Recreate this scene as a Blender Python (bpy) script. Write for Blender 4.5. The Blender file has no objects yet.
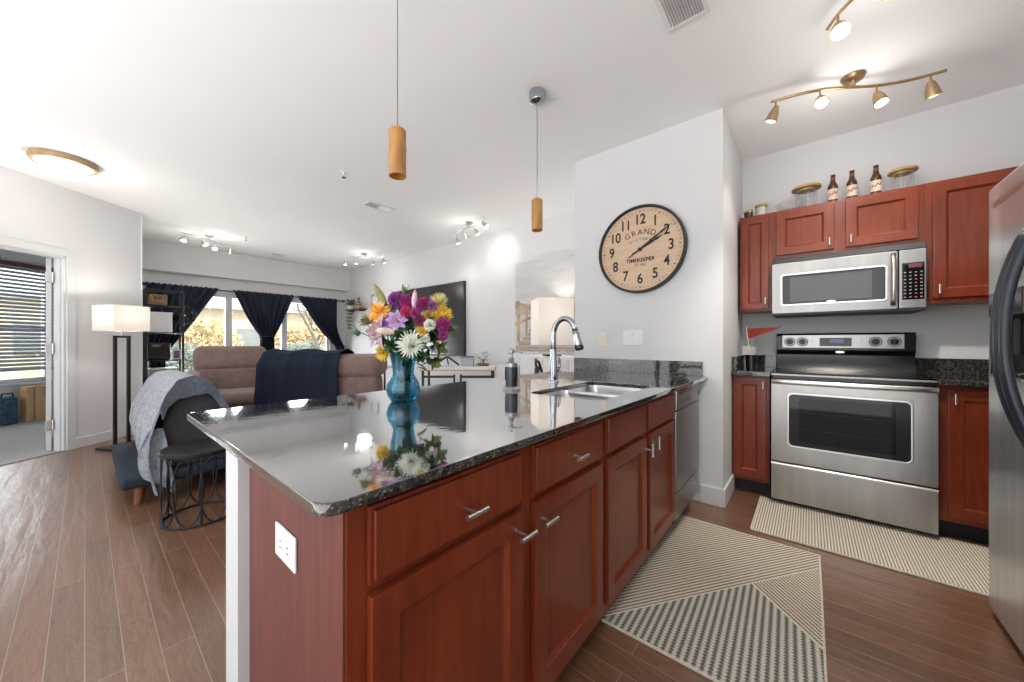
import bpy, bmesh, math, random
from mathutils import Vector, Matrix
R = math.radians
PI = math.pi
random.seed(7)
C = bpy.context.scene.collection
S = bpy.context.scene

# ------------------------------------------------------------------ camera, world, lights, exposure
CAM_H = 1.15
cam = bpy.data.cameras.new('camera')
cam.sensor_width = 36.0
cam.lens = 356.0 / 1024.0 * 36.0
cam.shift_y = 1.0 / 1024.0
cam.clip_start = 0.03
co = bpy.data.objects.new('camera', cam)
C.objects.link(co)
co.location = (0, 0, CAM_H)
co.rotation_euler = (R(90), 0, R(39.8 - 90))
S.camera = co

S.view_settings.view_transform = 'Standard'
S.view_settings.look = 'None'
S.view_settings.gamma = 1.0
S.view_settings.use_curve_mapping = False
S.view_settings.exposure = 0.45
S.cycles.use_denoising = True
S.cycles.max_bounces = 10
S.cycles.diffuse_bounces = 6
S.cycles.glossy_bounces = 5
S.cycles.transmission_bounces = 8
S.cycles.transparent_max_bounces = 12
S.cycles.sample_clamp_indirect = 6.0
S.cycles.caustics_reflective = False
S.cycles.caustics_refractive = False

world = bpy.data.worlds.new('overcast_sky')
S.world = world
world.use_nodes = True
wn = world.node_tree
bg = wn.nodes['Background']
tc = wn.nodes.new('ShaderNodeTexCoord')
sx = wn.nodes.new('ShaderNodeSeparateXYZ')
cr = wn.nodes.new('ShaderNodeValToRGB')
cr.color_ramp.elements[0].position = 0.15
cr.color_ramp.elements[0].color = (1.0, 0.99, 0.98, 1)     # bright lower half, added to light the ceiling from below
cr.color_ramp.elements[1].position = 0.75
cr.color_ramp.elements[1].color = (0.34, 0.37, 0.40, 1)    # overcast sky
e_ = cr.color_ramp.elements.new(0.5)
e_.color = (0.42, 0.425, 0.43, 1)                          # horizon
zr = wn.nodes.new('ShaderNodeMapRange')
zr.inputs[1].default_value = -1.0
zr.inputs[2].default_value = 1.0
wn.links.new(tc.outputs['Generated'], sx.inputs[0])
wn.links.new(sx.outputs['Z'], zr.inputs[0])
wn.links.new(zr.outputs[0], cr.inputs[0])
wn.links.new(cr.outputs[0], bg.inputs['Color'])
bg.inputs['Strength'].default_value = 4.4


def add_light(name, kind, loc, energy, color=(1, 1, 1), size=0.1, target=None, parent=None, spot=60, size_y=None, blend=0.6):
    l = bpy.data.lights.new(name, kind)
    l.energy = energy
    l.color = color
    if kind == 'AREA':
        l.size = size
        if size_y:
            l.shape = 'RECTANGLE'
            l.size_y = size_y
    else:
        l.shadow_soft_size = size
    if kind == 'SPOT':
        l.spot_size = R(spot)
        l.spot_blend = blend
    o = bpy.data.objects.new(name, l)
    C.objects.link(o)
    if target is not None:
        o.rotation_euler = (Vector(target) - Vector(loc)).to_track_quat('-Z', 'Y').to_euler()
    o.location = loc
    if parent is not None:
        o.parent = parent
        o.matrix_parent_inverse = parent.matrix_basis.inverted()
    return o


# daylight pushed in through the living room windows and the bedroom window
add_light('window_daylight', 'AREA', (2.1, 8.75, 1.25), 170, (0.95, 0.98, 1.0), 3.0, (2.1, 5.0, 1.75), size_y=1.7)

_bd = Vector((0.467, 6.50)) + Vector((0.788, 0.616)) * 0.15 + Vector((-0.616, 0.788)) * 2.85
add_light('bedroom_daylight', 'AREA', (_bd.x, _bd.y, 1.5), 34, (0.95, 0.98, 1.0), 1.4, (_bd.x + 0.616 * 2.5, _bd.y - 0.788 * 2.5, 1.2), size_y=1.6)

# ------------------------------------------------------------------ materials
MATS = {}


def mat(name, col, rough=0.5, metal=0.0, var=0.06, scale=18.0, bump=0.0, emit=None, strength=0.0, trans=0.0, ior=1.5,
        stretch=(1, 1, 1), coat=0.0, alpha=1.0, spec=0.5, rvar=0.0, sheen=0.0, detail=4.0, subsurf=0.0):
    if name in MATS:
        return MATS[name]
    m = bpy.data.materials.new(name)
    m.use_nodes = True
    nt = m.node_tree
    b = nt.nodes['Principled BSDF']
    t = nt.nodes.new('ShaderNodeTexCoord')
    mp = nt.nodes.new('ShaderNodeMapping')
    mp.inputs['Scale'].default_value = stretch
    n = nt.nodes.new('ShaderNodeTexNoise')
    n.inputs['Scale'].default_value = scale
    n.inputs['Detail'].default_value = detail
    r = nt.nodes.new('ShaderNodeValToRGB')
    lo = [max(0, c * (1 - var)) for c in col]
    hi = [min(1, c * (1 + var)) for c in col]
    r.color_ramp.elements[0].position = 0.3
    r.color_ramp.elements[1].position = 0.7
    r.color_ramp.elements[0].color = (*lo, 1)
    r.color_ramp.elements[1].color = (*hi, 1)
    L = nt.links.new
    L(t.outputs['Object'], mp.inputs[0])
    L(mp.outputs[0], n.inputs['Vector'])
    L(n.outputs['Fac'], r.inputs[0])
    L(r.outputs[0], b.inputs['Base Color'])
    b.inputs['Roughness'].default_value = rough
    b.inputs['Metallic'].default_value = metal
    b.inputs['IOR'].default_value = ior
    b.inputs['Specular IOR Level'].default_value = spec
    b.inputs['Transmission Weight'].default_value = trans
    b.inputs['Coat Weight'].default_value = coat
    b.inputs['Coat Roughness'].default_value = 0.08
    b.inputs['Alpha'].default_value = alpha
    b.inputs['Sheen Weight'].default_value = sheen
    if rvar:
        mr = nt.nodes.new('ShaderNodeMapRange')
        mr.inputs[3].default_value = max(0.02, rough - rvar)
        mr.inputs[4].default_value = min(1, rough + rvar)
        L(n.outputs['Fac'], mr.inputs[0])
        L(mr.outputs[0], b.inputs['Roughness'])
    if bump:
        bu = nt.nodes.new('ShaderNodeBump')
        bu.inputs['Strength'].default_value = bump
        bu.inputs['Distance'].default_value = 0.01
        L(n.outputs['Fac'], bu.inputs['Height'])
        L(bu.outputs[0], b.inputs['Normal'])
    if emit:
        b.inputs['Emission Color'].default_value = (*emit, 1)
        b.inputs['Emission Strength'].default_value = strength
    MATS[name] = m
    return m


def newmat(name):
    m = bpy.data.materials.new(name)
    m.use_nodes = True
    nt = m.node_tree
    MATS[name] = m
    return m, nt, nt.nodes['Principled BSDF'], nt.links.new


def nd(nt, kind, **kw):
    n = nt.nodes.new(kind)
    for k, v in kw.items():
        if k in n.inputs.keys():
            n.inputs[k].default_value = v
        else:
            setattr(n, k, v)
    return n


def ramp(nt, stops, interp='LINEAR'):
    r = nt.nodes.new('ShaderNodeValToRGB')
    r.color_ramp.interpolation = interp
    e = r.color_ramp.elements
    while len(e) < len(stops):
        e.new(0.5)
    for k, (p, c) in enumerate(stops):
        e[k].position = p
        e[k].color = (*c, 1) if len(c) == 3 else c
    return r


def glass_mat(name, col, mixf, rough=0.02, fres=0.5):
    """thin glass: mostly see-through with some mirror reflection"""
    m, nt, b, L = newmat(name)
    nt.nodes.remove(b)
    tr = nd(nt, 'ShaderNodeBsdfTransparent')
    tr.inputs[0].default_value = (*col, 1)
    gl = nd(nt, 'ShaderNodeBsdfGlossy')
    gl.inputs['Roughness'].default_value = rough
    fr = nd(nt, 'ShaderNodeLayerWeight')
    fr.inputs[0].default_value = 0.35
    ns = nd(nt, 'ShaderNodeTexNoise', Scale=3.0)
    ma = nd(nt, 'ShaderNodeMath', operation='MULTIPLY_ADD')
    ma.inputs[1].default_value = fres
    ma.inputs[2].default_value = mixf
    L(fr.outputs['Fresnel'], ma.inputs[0])
    mx = nd(nt, 'ShaderNodeMixShader')
    L(ma.outputs[0], mx.inputs[0])
    L(tr.outputs[0], mx.inputs[1])
    L(gl.outputs[0], mx.inputs[2])
    L(mx.outputs[0], nt.nodes['Material Output'].inputs[0])
    return m


def make_floor_wood():
    m, nt, b, L = newmat('plank_floor')
    t = nd(nt, 'ShaderNodeTexCoord')
    mp = nd(nt, 'ShaderNodeMapping')
    mp.inputs['Rotation'].default_value = (0, 0, R(90))
    L(t.outputs['Object'], mp.inputs[0])
    br = nd(nt, 'ShaderNodeTexBrick', Scale=1.0)
    br.offset = 0.37
    br.inputs['Brick Width'].default_value = 1.35
    br.inputs['Row Height'].default_value = 0.092
    br.inputs['Mortar Size'].default_value = 0.0016
    br.inputs['Mortar Smooth'].default_value = 0.3
    br.inputs['Color1'].default_value = (0.2, 0.2, 0.2, 1)
    br.inputs['Color2'].default_value = (0.8, 0.8, 0.8, 1)
    br.inputs['Mortar'].default_value = (0.5, 0.5, 0.5, 1)
    L(mp.outputs[0], br.inputs['Vector'])
    mg = nd(nt, 'ShaderNodeMapping')
    mg.inputs['Scale'].default_value = (9.0, 1.1, 1)
    L(t.outputs['Object'], mg.inputs[0])
    va = nd(nt, 'ShaderNodeVectorMath', operation='ADD')
    L(mg.outputs[0], va.inputs[0])
    L(br.outputs['Color'], va.inputs[1])
    n1 = nd(nt, 'ShaderNodeTexNoise', Scale=1.6, Detail=2.0, Distortion=0.4)
    L(va.outputs[0], n1.inputs['Vector'])
    mu = nd(nt, 'ShaderNodeMath', operation='MULTIPLY')
    mu.inputs[1].default_value = 15.0
    L(n1.outputs['Fac'], mu.inputs[0])
    fr = nd(nt, 'ShaderNodeMath', operation='FRACT')
    L(mu.outputs[0], fr.inputs[0])
    n2 = nd(nt, 'ShaderNodeTexNoise', Scale=14.0, Detail=5.0)
    L(mg.outputs[0], n2.inputs['Vector'])
    mixg = nd(nt, 'ShaderNodeMath', operation='MULTIPLY_ADD')
    mixg.inputs[1].default_value = 0.45
    L(fr.outputs[0], mixg.inputs[0])
    half = nd(nt, 'ShaderNodeMath', operation='MULTIPLY')
    half.inputs[1].default_value = 0.55
    L(n2.outputs['Fac'], half.inputs[0])
    L(half.outputs[0], mixg.inputs[2])
    cr = ramp(nt, [(0.1, (0.11, 0.050, 0.026)), (0.5, (0.168, 0.080, 0.043)), (0.9, (0.235, 0.118, 0.066))])
    L(mixg.outputs[0], cr.inputs[0])
    pl = nd(nt, 'ShaderNodeMixRGB', blend_type='MULTIPLY')
    pl.inputs[0].default_value = 1.0
    pr = ramp(nt, [(0.0, (0.72, 0.72, 0.72)), (1.0, (1.15, 1.1, 1.05))])
    L(br.outputs['Color'], pr.inputs[0])
    L(cr.outputs[0], pl.inputs[1])
    L(pr.outputs[0], pl.inputs[2])
    gap = nd(nt, 'ShaderNodeMixRGB')
    gap.inputs[2].default_value = (0.30, 0.23, 0.18, 1)
    L(br.outputs['Fac'], gap.inputs[0])
    L(pl.outputs[0], gap.inputs[1])
    L(gap.outputs[0], b.inputs['Base Color'])
    rr = nd(nt, 'ShaderNodeMapRange')
    rr.inputs[3].default_value = 0.24
    rr.inputs[4].default_value = 0.46
    L(mixg.outputs[0], rr.inputs[0])
    L(rr.outputs[0], b.inputs['Roughness'])
    bu = nd(nt, 'ShaderNodeBump', Strength=0.22, Distance=0.004)
    L(mixg.outputs[0], bu.inputs['Height'])
    L(bu.outputs[0], b.inputs['Normal'])
    b.inputs['Specular IOR Level'].default_value = 0.7
    b.inputs['Coat Weight'].default_value = 0.45
    b.inputs['Coat Roughness'].default_value = 0.24
    L(bu.outputs[0], b.inputs['Coat Normal'])
    return m


def make_cherry():
    m, nt, b, L = newmat('cherry_wood')
    t = nd(nt, 'ShaderNodeTexCoord')
    mp = nd(nt, 'ShaderNodeMapping')
    mp.inputs['Scale'].default_value = (14, 14, 1.3)
    L(t.outputs['Object'], mp.inputs[0])
    n = nd(nt, 'ShaderNodeTexNoise', Scale=3.0, Detail=6.0, Distortion=0.6)
    L(mp.outputs[0], n.inputs['Vector'])
    n2 = nd(nt, 'ShaderNodeTexNoise', Scale=2.5, Detail=2.0)
    L(t.outputs['Object'], n2.inputs['Vector'])
    ad = nd(nt, 'ShaderNodeMath', operation='MULTIPLY_ADD')
    ad.inputs[1].default_value = 0.6
    L(n.outputs['Fac'], ad.inputs[0])
    hf = nd(nt, 'ShaderNodeMath', operation='MULTIPLY')
    hf.inputs[1].default_value = 0.4
    L(n2.outputs['Fac'], hf.inputs[0])
    L(hf.outputs[0], ad.inputs[2])
    cr = ramp(nt, [(0.25, (0.11, 0.017, 0.0065)), (0.5, (0.17, 0.0285, 0.0095)), (0.75, (0.23, 0.044, 0.0145))])
    L(ad.outputs[0], cr.inputs[0])
    L(cr.outputs[0], b.inputs['Base Color'])
    b.inputs['Roughness'].default_value = 0.3
    b.inputs['Coat Weight'].default_value = 0.12
    b.inputs['Coat Roughness'].default_value = 0.15
    b.inputs['Specular IOR Level'].default_value = 0.38
    return m


def make_granite():
    m, nt, b, L = newmat('granite')
    t = nd(nt, 'ShaderNodeTexCoord')
    v = nd(nt, 'ShaderNodeTexVoronoi', Scale=260.0)
    L(t.outputs['Object'], v.inputs['Vector'])
    n = nd(nt, 'ShaderNodeTexNoise', Scale=60.0, Detail=5.0, Roughness=0.7)
    L(t.outputs['Object'], n.inputs['Vector'])
    c1 = ramp(nt, [(0.0, (0.006, 0.006, 0.007)), (0.42, (0.012, 0.012, 0.013)), (0.58, (0.05, 0.045, 0.04)), (0.8, (0.13, 0.115, 0.1))])
    L(n.outputs['Fac'], c1.inputs[0])
    sp = nd(nt, 'ShaderNodeSeparateColor')
    L(v.outputs['Color'], sp.inputs[0])
    c2 = ramp(nt, [(0.0, (0, 0, 0)), (0.80, (0, 0, 0)), (0.88, (0.09, 0.08, 0.07)), (1.0, (0.16, 0.145, 0.125))])
    L(sp.outputs[0], c2.inputs[0])
    ad = nd(nt, 'ShaderNodeMixRGB', blend_type='ADD')
    ad.inputs[0].default_value = 1.0
    L(c1.outputs[0], ad.inputs[1])
    L(c2.outputs[0], ad.inputs[2])
    L(ad.outputs[0], b.inputs['Base Color'])
    b.inputs['Roughness'].default_value = 0.06
    nb = nd(nt, 'ShaderNodeTexNoise', Scale=26.0, Detail=2.0)
    L(t.outputs['Object'], nb.inputs['Vector'])
    bu = nd(nt, 'ShaderNodeBump', Strength=0.02, Distance=0.01)
    L(nb.outputs['Fac'], bu.inputs['Height'])
    L(bu.outputs[0], b.inputs['Normal'])
    gl = nd(nt, 'ShaderNodeBsdfGlossy')                # polish: strong clear reflection
    gl.inputs['Roughness'].default_value = 0.045
    gl.inputs[0].default_value = (0.93, 0.94, 0.95, 1)
    L(bu.outputs[0], gl.inputs['Normal'])
    lw = nd(nt, 'ShaderNodeLayerWeight')
    lw.inputs[0].default_value = 0.5
    pw = ramp(nt, [(0.0, (0.03,) * 3), (0.45, (0.06,) * 3), (0.66, (0.50,) * 3), (0.9, (0.78,) * 3)])
    L(lw.outputs['Facing'], pw.inputs[0])
    mx = nd(nt, 'ShaderNodeMixShader')
    L(pw.outputs[0], mx.inputs[0])
    L(b.outputs[0], mx.inputs[1])
    L(gl.outputs[0], mx.inputs[2])
    L(mx.outputs[0], nt.nodes['Material Output'].inputs[0])
    return m


def make_steel(name='brushed_steel', col=(0.42, 0.41, 0.395), rough=0.34, horiz=False):
    m, nt, b, L = newmat(name)
    t = nd(nt, 'ShaderNodeTexCoord')
    mp = nd(nt, 'ShaderNodeMapping')
    mp.inputs['Scale'].default_value = (1.2, 1.2, 160) if horiz else (5, 5, 0.35)
    L(t.outputs['Object'], mp.inputs[0])
    n = nd(nt, 'ShaderNodeTexNoise', Scale=3.0, Detail=4.0)
    L(mp.outputs[0], n.inputs['Vector'])
    cr = ramp(nt, [(0.3, tuple(c * 0.88 for c in col)), (0.7, tuple(min(1, c * 1.1) for c in col))])
    L(n.outputs['Fac'], cr.inputs[0])
    L(cr.outputs[0], b.inputs['Base Color'])
    b.inputs['Metallic'].default_value = 1.0
    mr = nd(nt, 'ShaderNodeMapRange')
    mr.inputs[3].default_value = rough - 0.06
    mr.inputs[4].default_value = rough + 0.08
    L(n.outputs['Fac'], mr.inputs[0])
    L(mr.outputs[0], b.inputs['Roughness'])
    b.inputs['Anisotropic'].default_value = 0.3
    return m


def stripe_mat(name, ang, period, c_dark, c_light, dashes=True, thr=0.5):
    """woven rug stripes at an angle with short dashes across them"""
    m, nt, b, L = newmat(name)
    t = nd(nt, 'ShaderNodeTexCoord')
    mp = nd(nt, 'ShaderNodeMapping')
    mp.inputs['Rotation'].default_value = (0, 0, -R(ang))
    L(t.outputs['Object'], mp.inputs[0])
    sp = nd(nt, 'ShaderNodeSeparateXYZ')
    L(mp.outputs[0], sp.inputs[0])

    def wave(out, per, ph=None):
        k = nd(nt, 'ShaderNodeMath', operation='MULTIPLY')
        k.inputs[1].default_value = 2 * PI / per
        L(out, k.inputs[0])
        o = k.outputs[0]
        if ph is not None:
            a = nd(nt, 'ShaderNodeMath', operation='ADD')
            L(o, a.inputs[0])
            L(ph, a.inputs[1])
            o = a.outputs[0]
        s = nd(nt, 'ShaderNodeMath', operation='SINE')
        L(o, s.inputs[0])
        return s.outputs[0]
    w1 = wave(sp.outputs['Y'], period)
    w2 = wave(sp.outputs['X'], period * 0.62, w1)
    n = nd(nt, 'ShaderNodeTexNoise', Scale=220.0, Detail=2.0)
    L(t.outputs['Object'], n.inputs['Vector'])
    a = nd(nt, 'ShaderNodeMath', operation='MULTIPLY_ADD')
    a.inputs[1].default_value = 0.28
    L(w1, a.inputs[0])
    a.inputs[2].default_value = thr - 0.22
    c = nd(nt, 'ShaderNodeMath', operation='MULTIPLY_ADD')
    c.inputs[1].default_value = 0.12 if dashes else 0.0
    L(w2, c.inputs[0])
    L(a.outputs[0], c.inputs[2])
    d = nd(nt, 'ShaderNodeMath', operation='MULTIPLY_ADD')
    d.inputs[1].default_value = 0.45
    L(n.outputs['Fac'], d.inputs[0])
    L(c.outputs[0], d.inputs[2])
    cr = ramp(nt, [(0.25, c_dark), (0.75, c_light)])
    L(d.outputs[0], cr.inputs[0])
    L(cr.outputs[0], b.inputs['Base Color'])
    b.inputs['Roughness'].default_value = 0.95
    b.inputs['Specular IOR Level'].default_value = 0.1
    bu = nd(nt, 'ShaderNodeBump', Strength=0.5, Distance=0.003)
    L(d.outputs[0], bu.inputs['Height'])
    L(bu.outputs[0], b.inputs['Normal'])
    return m


FLOOR = make_floor_wood()
CHERRY = make_cherry()
GRANITE = make_granite()
STEEL = make_steel()
STEEL_M = make_steel('microwave_steel', (0.33, 0.325, 0.315), 0.34)
STEEL_D = make_steel('grey_steel', (0.34, 0.345, 0.34), 0.3)
STEEL_F = make_steel('fridge_steel', (0.68, 0.69, 0.70), 0.34)
WALL = mat('wall_paint', (0.67, 0.672, 0.68), 0.7, var=0.012, scale=3, spec=0.25)
CEIL = mat('ceiling_paint', (0.90, 0.90, 0.90), 0.85, var=0.008, scale=2, spec=0.2)
TRIM = mat('white_trim_paint', (0.64, 0.65, 0.66), 0.4, var=0.01)
CARPET = mat('grey_carpet', (0.36, 0.35, 0.34), 0.95, var=0.25, scale=90, bump=0.4)
NICKEL = mat('brushed_nickel', (0.62, 0.60, 0.57), 0.28, 1.0, var=0.04, scale=60)
CHROME = mat('chrome', (0.46, 0.48, 0.51), 0.08, 1.0, var=0.03)
BRASS = mat('antique_brass', (0.50, 0.36, 0.20), 0.3, 1.0, var=0.08, scale=30)
BLACK = mat('black_enamel', (0.008, 0.008, 0.009), 0.22, var=0.1)
BLACKM = mat('matte_black_metal', (0.012, 0.012, 0.014), 0.5, var=0.15)
BLACKG = mat('black_ceramic_glass', (0.005, 0.005, 0.006), 0.05, var=0.1, spec=0.35)
PLASTIC = mat('white_plastic', (0.78, 0.78, 0.77), 0.4, var=0.01)
BEIGEP = mat('beige_plastic', (0.72, 0.66, 0.55), 0.4, var=0.02)
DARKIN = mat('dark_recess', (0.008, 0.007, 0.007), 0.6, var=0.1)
WHITE = mat('white_lacquer', (0.80, 0.80, 0.81), 0.35, var=0.01)
NAVY = mat('navy_fabric', (0.013, 0.018, 0.034), 0.9, var=0.3, scale=120, bump=0.25, spec=0.2)
NAVYC = mat('navy_curtain', (0.022, 0.027, 0.048), 0.85, var=0.2, scale=60, spec=0.25, stretch=(1, 1, 0.2))
SLATE = mat('slate_fabric', (0.027, 0.035, 0.050), 0.9, var=0.25, scale=70, bump=0.2, spec=0.2)
GREYF = mat('charcoal_fabric', (0.052, 0.05, 0.056), 0.95, var=0.3, scale=160, bump=0.3, spec=0.15)
BROWNF = mat('brown_suede', (0.20, 0.135, 0.118), 0.85, var=0.15, scale=14, bump=0.1, sheen=0.25, spec=0.2)
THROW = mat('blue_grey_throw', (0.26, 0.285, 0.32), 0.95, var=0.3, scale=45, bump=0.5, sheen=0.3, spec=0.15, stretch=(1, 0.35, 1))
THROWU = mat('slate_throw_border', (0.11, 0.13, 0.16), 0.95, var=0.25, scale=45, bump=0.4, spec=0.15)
LEGW = mat('orange_wood', (0.20, 0.075, 0.03), 0.4, var=0.2, scale=20, stretch=(6, 6, 1))
OAK = mat('light_oak', (0.55, 0.36, 0.18), 0.5, var=0.18, scale=8, stretch=(8, 1, 8))
LIDW = mat('bamboo_wood', (0.50, 0.33, 0.13), 0.5, var=0.2, scale=9, stretch=(10, 1, 1))
GLASS_W = glass_mat('window_glass', (0.97, 0.985, 0.98), 0.02)
GLASS_J = glass_mat('jar_glass', (0.988, 0.99, 0.99), 0.0, fres=0.22)
GLASS_O = glass_mat('oven_glass', (0.32, 0.33, 0.32), 0.01, 0.03, fres=0.3)
BULB = mat('lit_bulb', (1, 1, 1), 0.4, emit=(1.0, 0.93, 0.82), strength=14.0)
DIFF = mat('lit_diffuser', (1, 1, 1), 0.5, emit=(1.0, 0.94, 0.84), strength=3.2)
AMBER = mat('amber_glass', (0.33, 0.155, 0.032), 0.4, var=0.25, scale=28, stretch=(1, 1, 0.4), emit=(0.75, 0.30, 0.05), strength=0.06, coat=0.3)
CARD = mat('cardboard', (0.55, 0.36, 0.20), 0.85, var=0.08)


# ------------------------------------------------------------------ mesh helpers
class MB:
    def __init__(self):
        self.bm = bmesh.new()

    def _merge(self, b2, mtx=None):
        if mtx is not None:
            b2.transform(mtx)
        me = bpy.data.meshes.new('tmp')
        b2.to_mesh(me)
        b2.free()
        self.bm.from_mesh(me)
        bpy.data.meshes.remove(me)
        return self

    def box(self, x0, x1, y0, y1, z0, z1, b=0.0, seg=2, mtx=None):
        b2 = bmesh.new()
        bmesh.ops.create_cube(b2, size=1.0)
        for v in b2.verts:
            v.co = ((x0 + x1) / 2 + v.co.x * (x1 - x0), (y0 + y1) / 2 + v.co.y * (y1 - y0), (z0 + z1) / 2 + v.co.z * (z1 - z0))
        if b > 0:
            b = min(b, 0.49 * min(abs(x1 - x0), abs(y1 - y0), abs(z1 - z0)))
            bmesh.ops.bevel(b2, geom=b2.edges[:], offset=b, segments=seg, affect='EDGES', profile=0.5)
        return self._merge(b2, mtx)

    def cyl(self, p0, p1, r0, r1=None, seg=16):
        r1 = r0 if r1 is None else r1
        p0, p1 = Vector(p0), Vector(p1)
        d = p1 - p0
        b2 = bmesh.new()
        bmesh.ops.create_cone(b2, cap_ends=True, segments=seg, radius1=max(r0, 1e-5), radius2=max(r1, 1e-5), depth=d.length)
        q = d.normalized().to_track_quat('Z', 'Y').to_matrix().to_4x4()
        return self._merge(b2, Matrix.Translation((p0 + p1) / 2) @ q)

    def tube(self, pts, r, seg=8, closed=False, flat=1.0):
        pts = [Vector(p) for p in pts]
        n = len(pts)
        rs = r if isinstance(r, (list, tuple)) else [r] * n
        b = self.bm
        rings = []
        up = None
        for k in range(n):
            if closed:
                t = pts[(k + 1) % n] - pts[k - 1]
            else:
                t = pts[min(k + 1, n - 1)] - pts[max(k - 1, 0)]
            t.normalize()
            if up is None:
                a = Vector((0, 0, 1)) if abs(t.z) < 0.9 else Vector((1, 0, 0))
                up = (a - t * a.dot(t)).normalized()
            else:
                up = (up - t * up.dot(t))
                up = up.normalized() if up.length > 1e-6 else t.orthogonal().normalized()
            s = t.cross(up)
            rings.append([b.verts.new(pts[k] + (up * math.cos(2 * PI * j / seg) + s * math.sin(2 * PI * j / seg) * flat) * rs[k]) for j in range(seg)])
        m = n if closed else n - 1
        for k in range(m):
            A, B = rings[k], rings[(k + 1) % n]
            for j in range(seg):
                b.faces.new((A[j], A[(j + 1) % seg], B[(j + 1) % seg], B[j]))
        if not closed:
            b.faces.new(rings[0][::-1])
            b.faces.new(rings[-1])
        return self

    def lathe(self, prof, seg=24, mtx=None, close=False):
        b2 = bmesh.new()
        rings = []
        for (r, z) in prof:
            if r < 1e-6:
                rings.append([b2.verts.new((0, 0, z))])
            else:
                rings.append([b2.verts.new((r * math.cos(2 * PI * j / seg), r * math.sin(2 * PI * j / seg), z)) for j in range(seg)])
        idx = list(range(len(rings) - 1))
        pairs = [(rings[k], rings[k + 1]) for k in idx]
        if close:
            pairs.append((rings[-1], rings[0]))
        for A, B in pairs:
            if len(A) == 1 and len(B) == 1:
                continue
            for j in range(seg):
                j2 = (j + 1) % seg
                if len(A) == 1:
                    b2.faces.new((A[0], B[j2], B[j]))
                elif len(B) == 1:
                    b2.faces.new((A[j], A[j2], B[0]))
                else:
                    b2.faces.new((A[j], A[j2], B[j2], B[j]))
        bmesh.ops.recalc_face_normals(b2, faces=b2.faces[:])
        return self._merge(b2, mtx)

    def plate(self, outer, holes, z0, z1, bev=0.0, mtx=None):
        """flat plate in XY with holes, thickness z0..z1"""
        b2 = bmesh.new()
        es = []
        for loop in [outer] + list(holes):
            vs = [b2.verts.new((x, y, z1)) for x, y in loop]
            es += [b2.edges.new((vs[k], vs[(k + 1) % len(vs)])) for k in range(len(vs))]
        r = bmesh.ops.triangle_fill(b2, use_beauty=True, use_dissolve=False, edges=es)
        fs = [f for f in b2.faces]
        bmesh.ops.recalc_face_normals(b2, faces=fs)
        ex = bmesh.ops.extrude_face_region(b2, geom=fs)
        for v in [g for g in ex['geom'] if isinstance(g, bmesh.types.BMVert)]:
            v.co.z = z0
        bmesh.ops.recalc_face_normals(b2, faces=b2.faces[:])
        if bev:
            ed = [e for e in b2.edges if len(e.link_faces) == 2 and e.calc_face_angle() > 1.2]
            bmesh.ops.bevel(b2, geom=ed, offset=bev, segments=2, affect='EDGES', profile=0.5)
        return self._merge(b2, mtx)

    def prism(self, outline, a0, a1, axis='Y', bev=0.0, seg=2):
        """outline in the other two axes, extruded from a0 to a1"""
        b2 = bmesh.new()

        def P(u, v, a):
            return {'Y': (u, a, v), 'X': (a, u, v), 'Z': (u, v, a)}[axis]
        A = [b2.verts.new(P(u, v, a0)) for u, v in outline]
        B = [b2.verts.new(P(u, v, a1)) for u, v in outline]
        n = len(A)
        b2.faces.new(A)
        b2.faces.new(B[::-1])
        for k in range(n):
            b2.faces.new((A[k], B[k], B[(k + 1) % n], A[(k + 1) % n]))
        bmesh.ops.recalc_face_normals(b2, faces=b2.faces[:])
        if bev:
            ed = [e for e in b2.edges if e.calc_face_angle(0) > 0.35]
            bmesh.ops.bevel(b2, geom=ed, offset=bev, segments=seg, affect='EDGES', profile=0.5)
        return self._merge(b2)

    def sheet(self, fn, nu, nv, thick=0.004):
        b2 = bmesh.new()
        g = [[b2.verts.new(fn(u / nu, v / nv)) for u in range(nu + 1)] for v in range(nv + 1)]
        for v in range(nv):
            for u in range(nu):
                b2.faces.new((g[v][u], g[v][u + 1], g[v + 1][u + 1], g[v + 1][u]))
        bmesh.ops.recalc_face_normals(b2, faces=b2.faces[:])
        if thick:
            bmesh.ops.solidify(b2, geom=b2.faces[:], thickness=thick)
        return self._merge(b2)

    def ball(self, c, r, sx=1, sy=1, sz=1, u=16, v=10, mtx=None):
        b2 = bmesh.new()
        bmesh.ops.create_uvsphere(b2, u_segments=u, v_segments=v, radius=r)
        for q in b2.verts:
            q.co = (q.co.x * sx, q.co.y * sy, q.co.z * sz)
        M = Matrix.Translation(c)
        return self._merge(b2, M @ mtx if mtx is not None else M)

    def build(self, name, m, parent=None, label=None, smooth=True, sub=0):
        me = bpy.data.meshes.new(name)
        bm = self.bm
        for f in bm.faces:
            f.smooth = smooth
        for e in bm.edges:
            if len(e.link_faces) == 2 and e.calc_face_angle(0) > 0.62:
                e.smooth = False
        nf = len(bm.faces)
        bm.to_mesh(me)
        bm.free()
        me.materials.append(m)
        o = bpy.data.objects.new(name, me)
        C.objects.link(o)
        if parent is not None:
            o.parent = parent
        if label:
            o['label'] = label
        if smooth and nf < 30000 and not sub:
            wn_ = o.modifiers.new('face_weighted', 'WEIGHTED_NORMAL')
            wn_.keep_sharp = True
        if sub:
            md = o.modifiers.new('smooth', 'SUBSURF')
            md.levels = sub
            md.render_levels = sub
        return o


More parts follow.
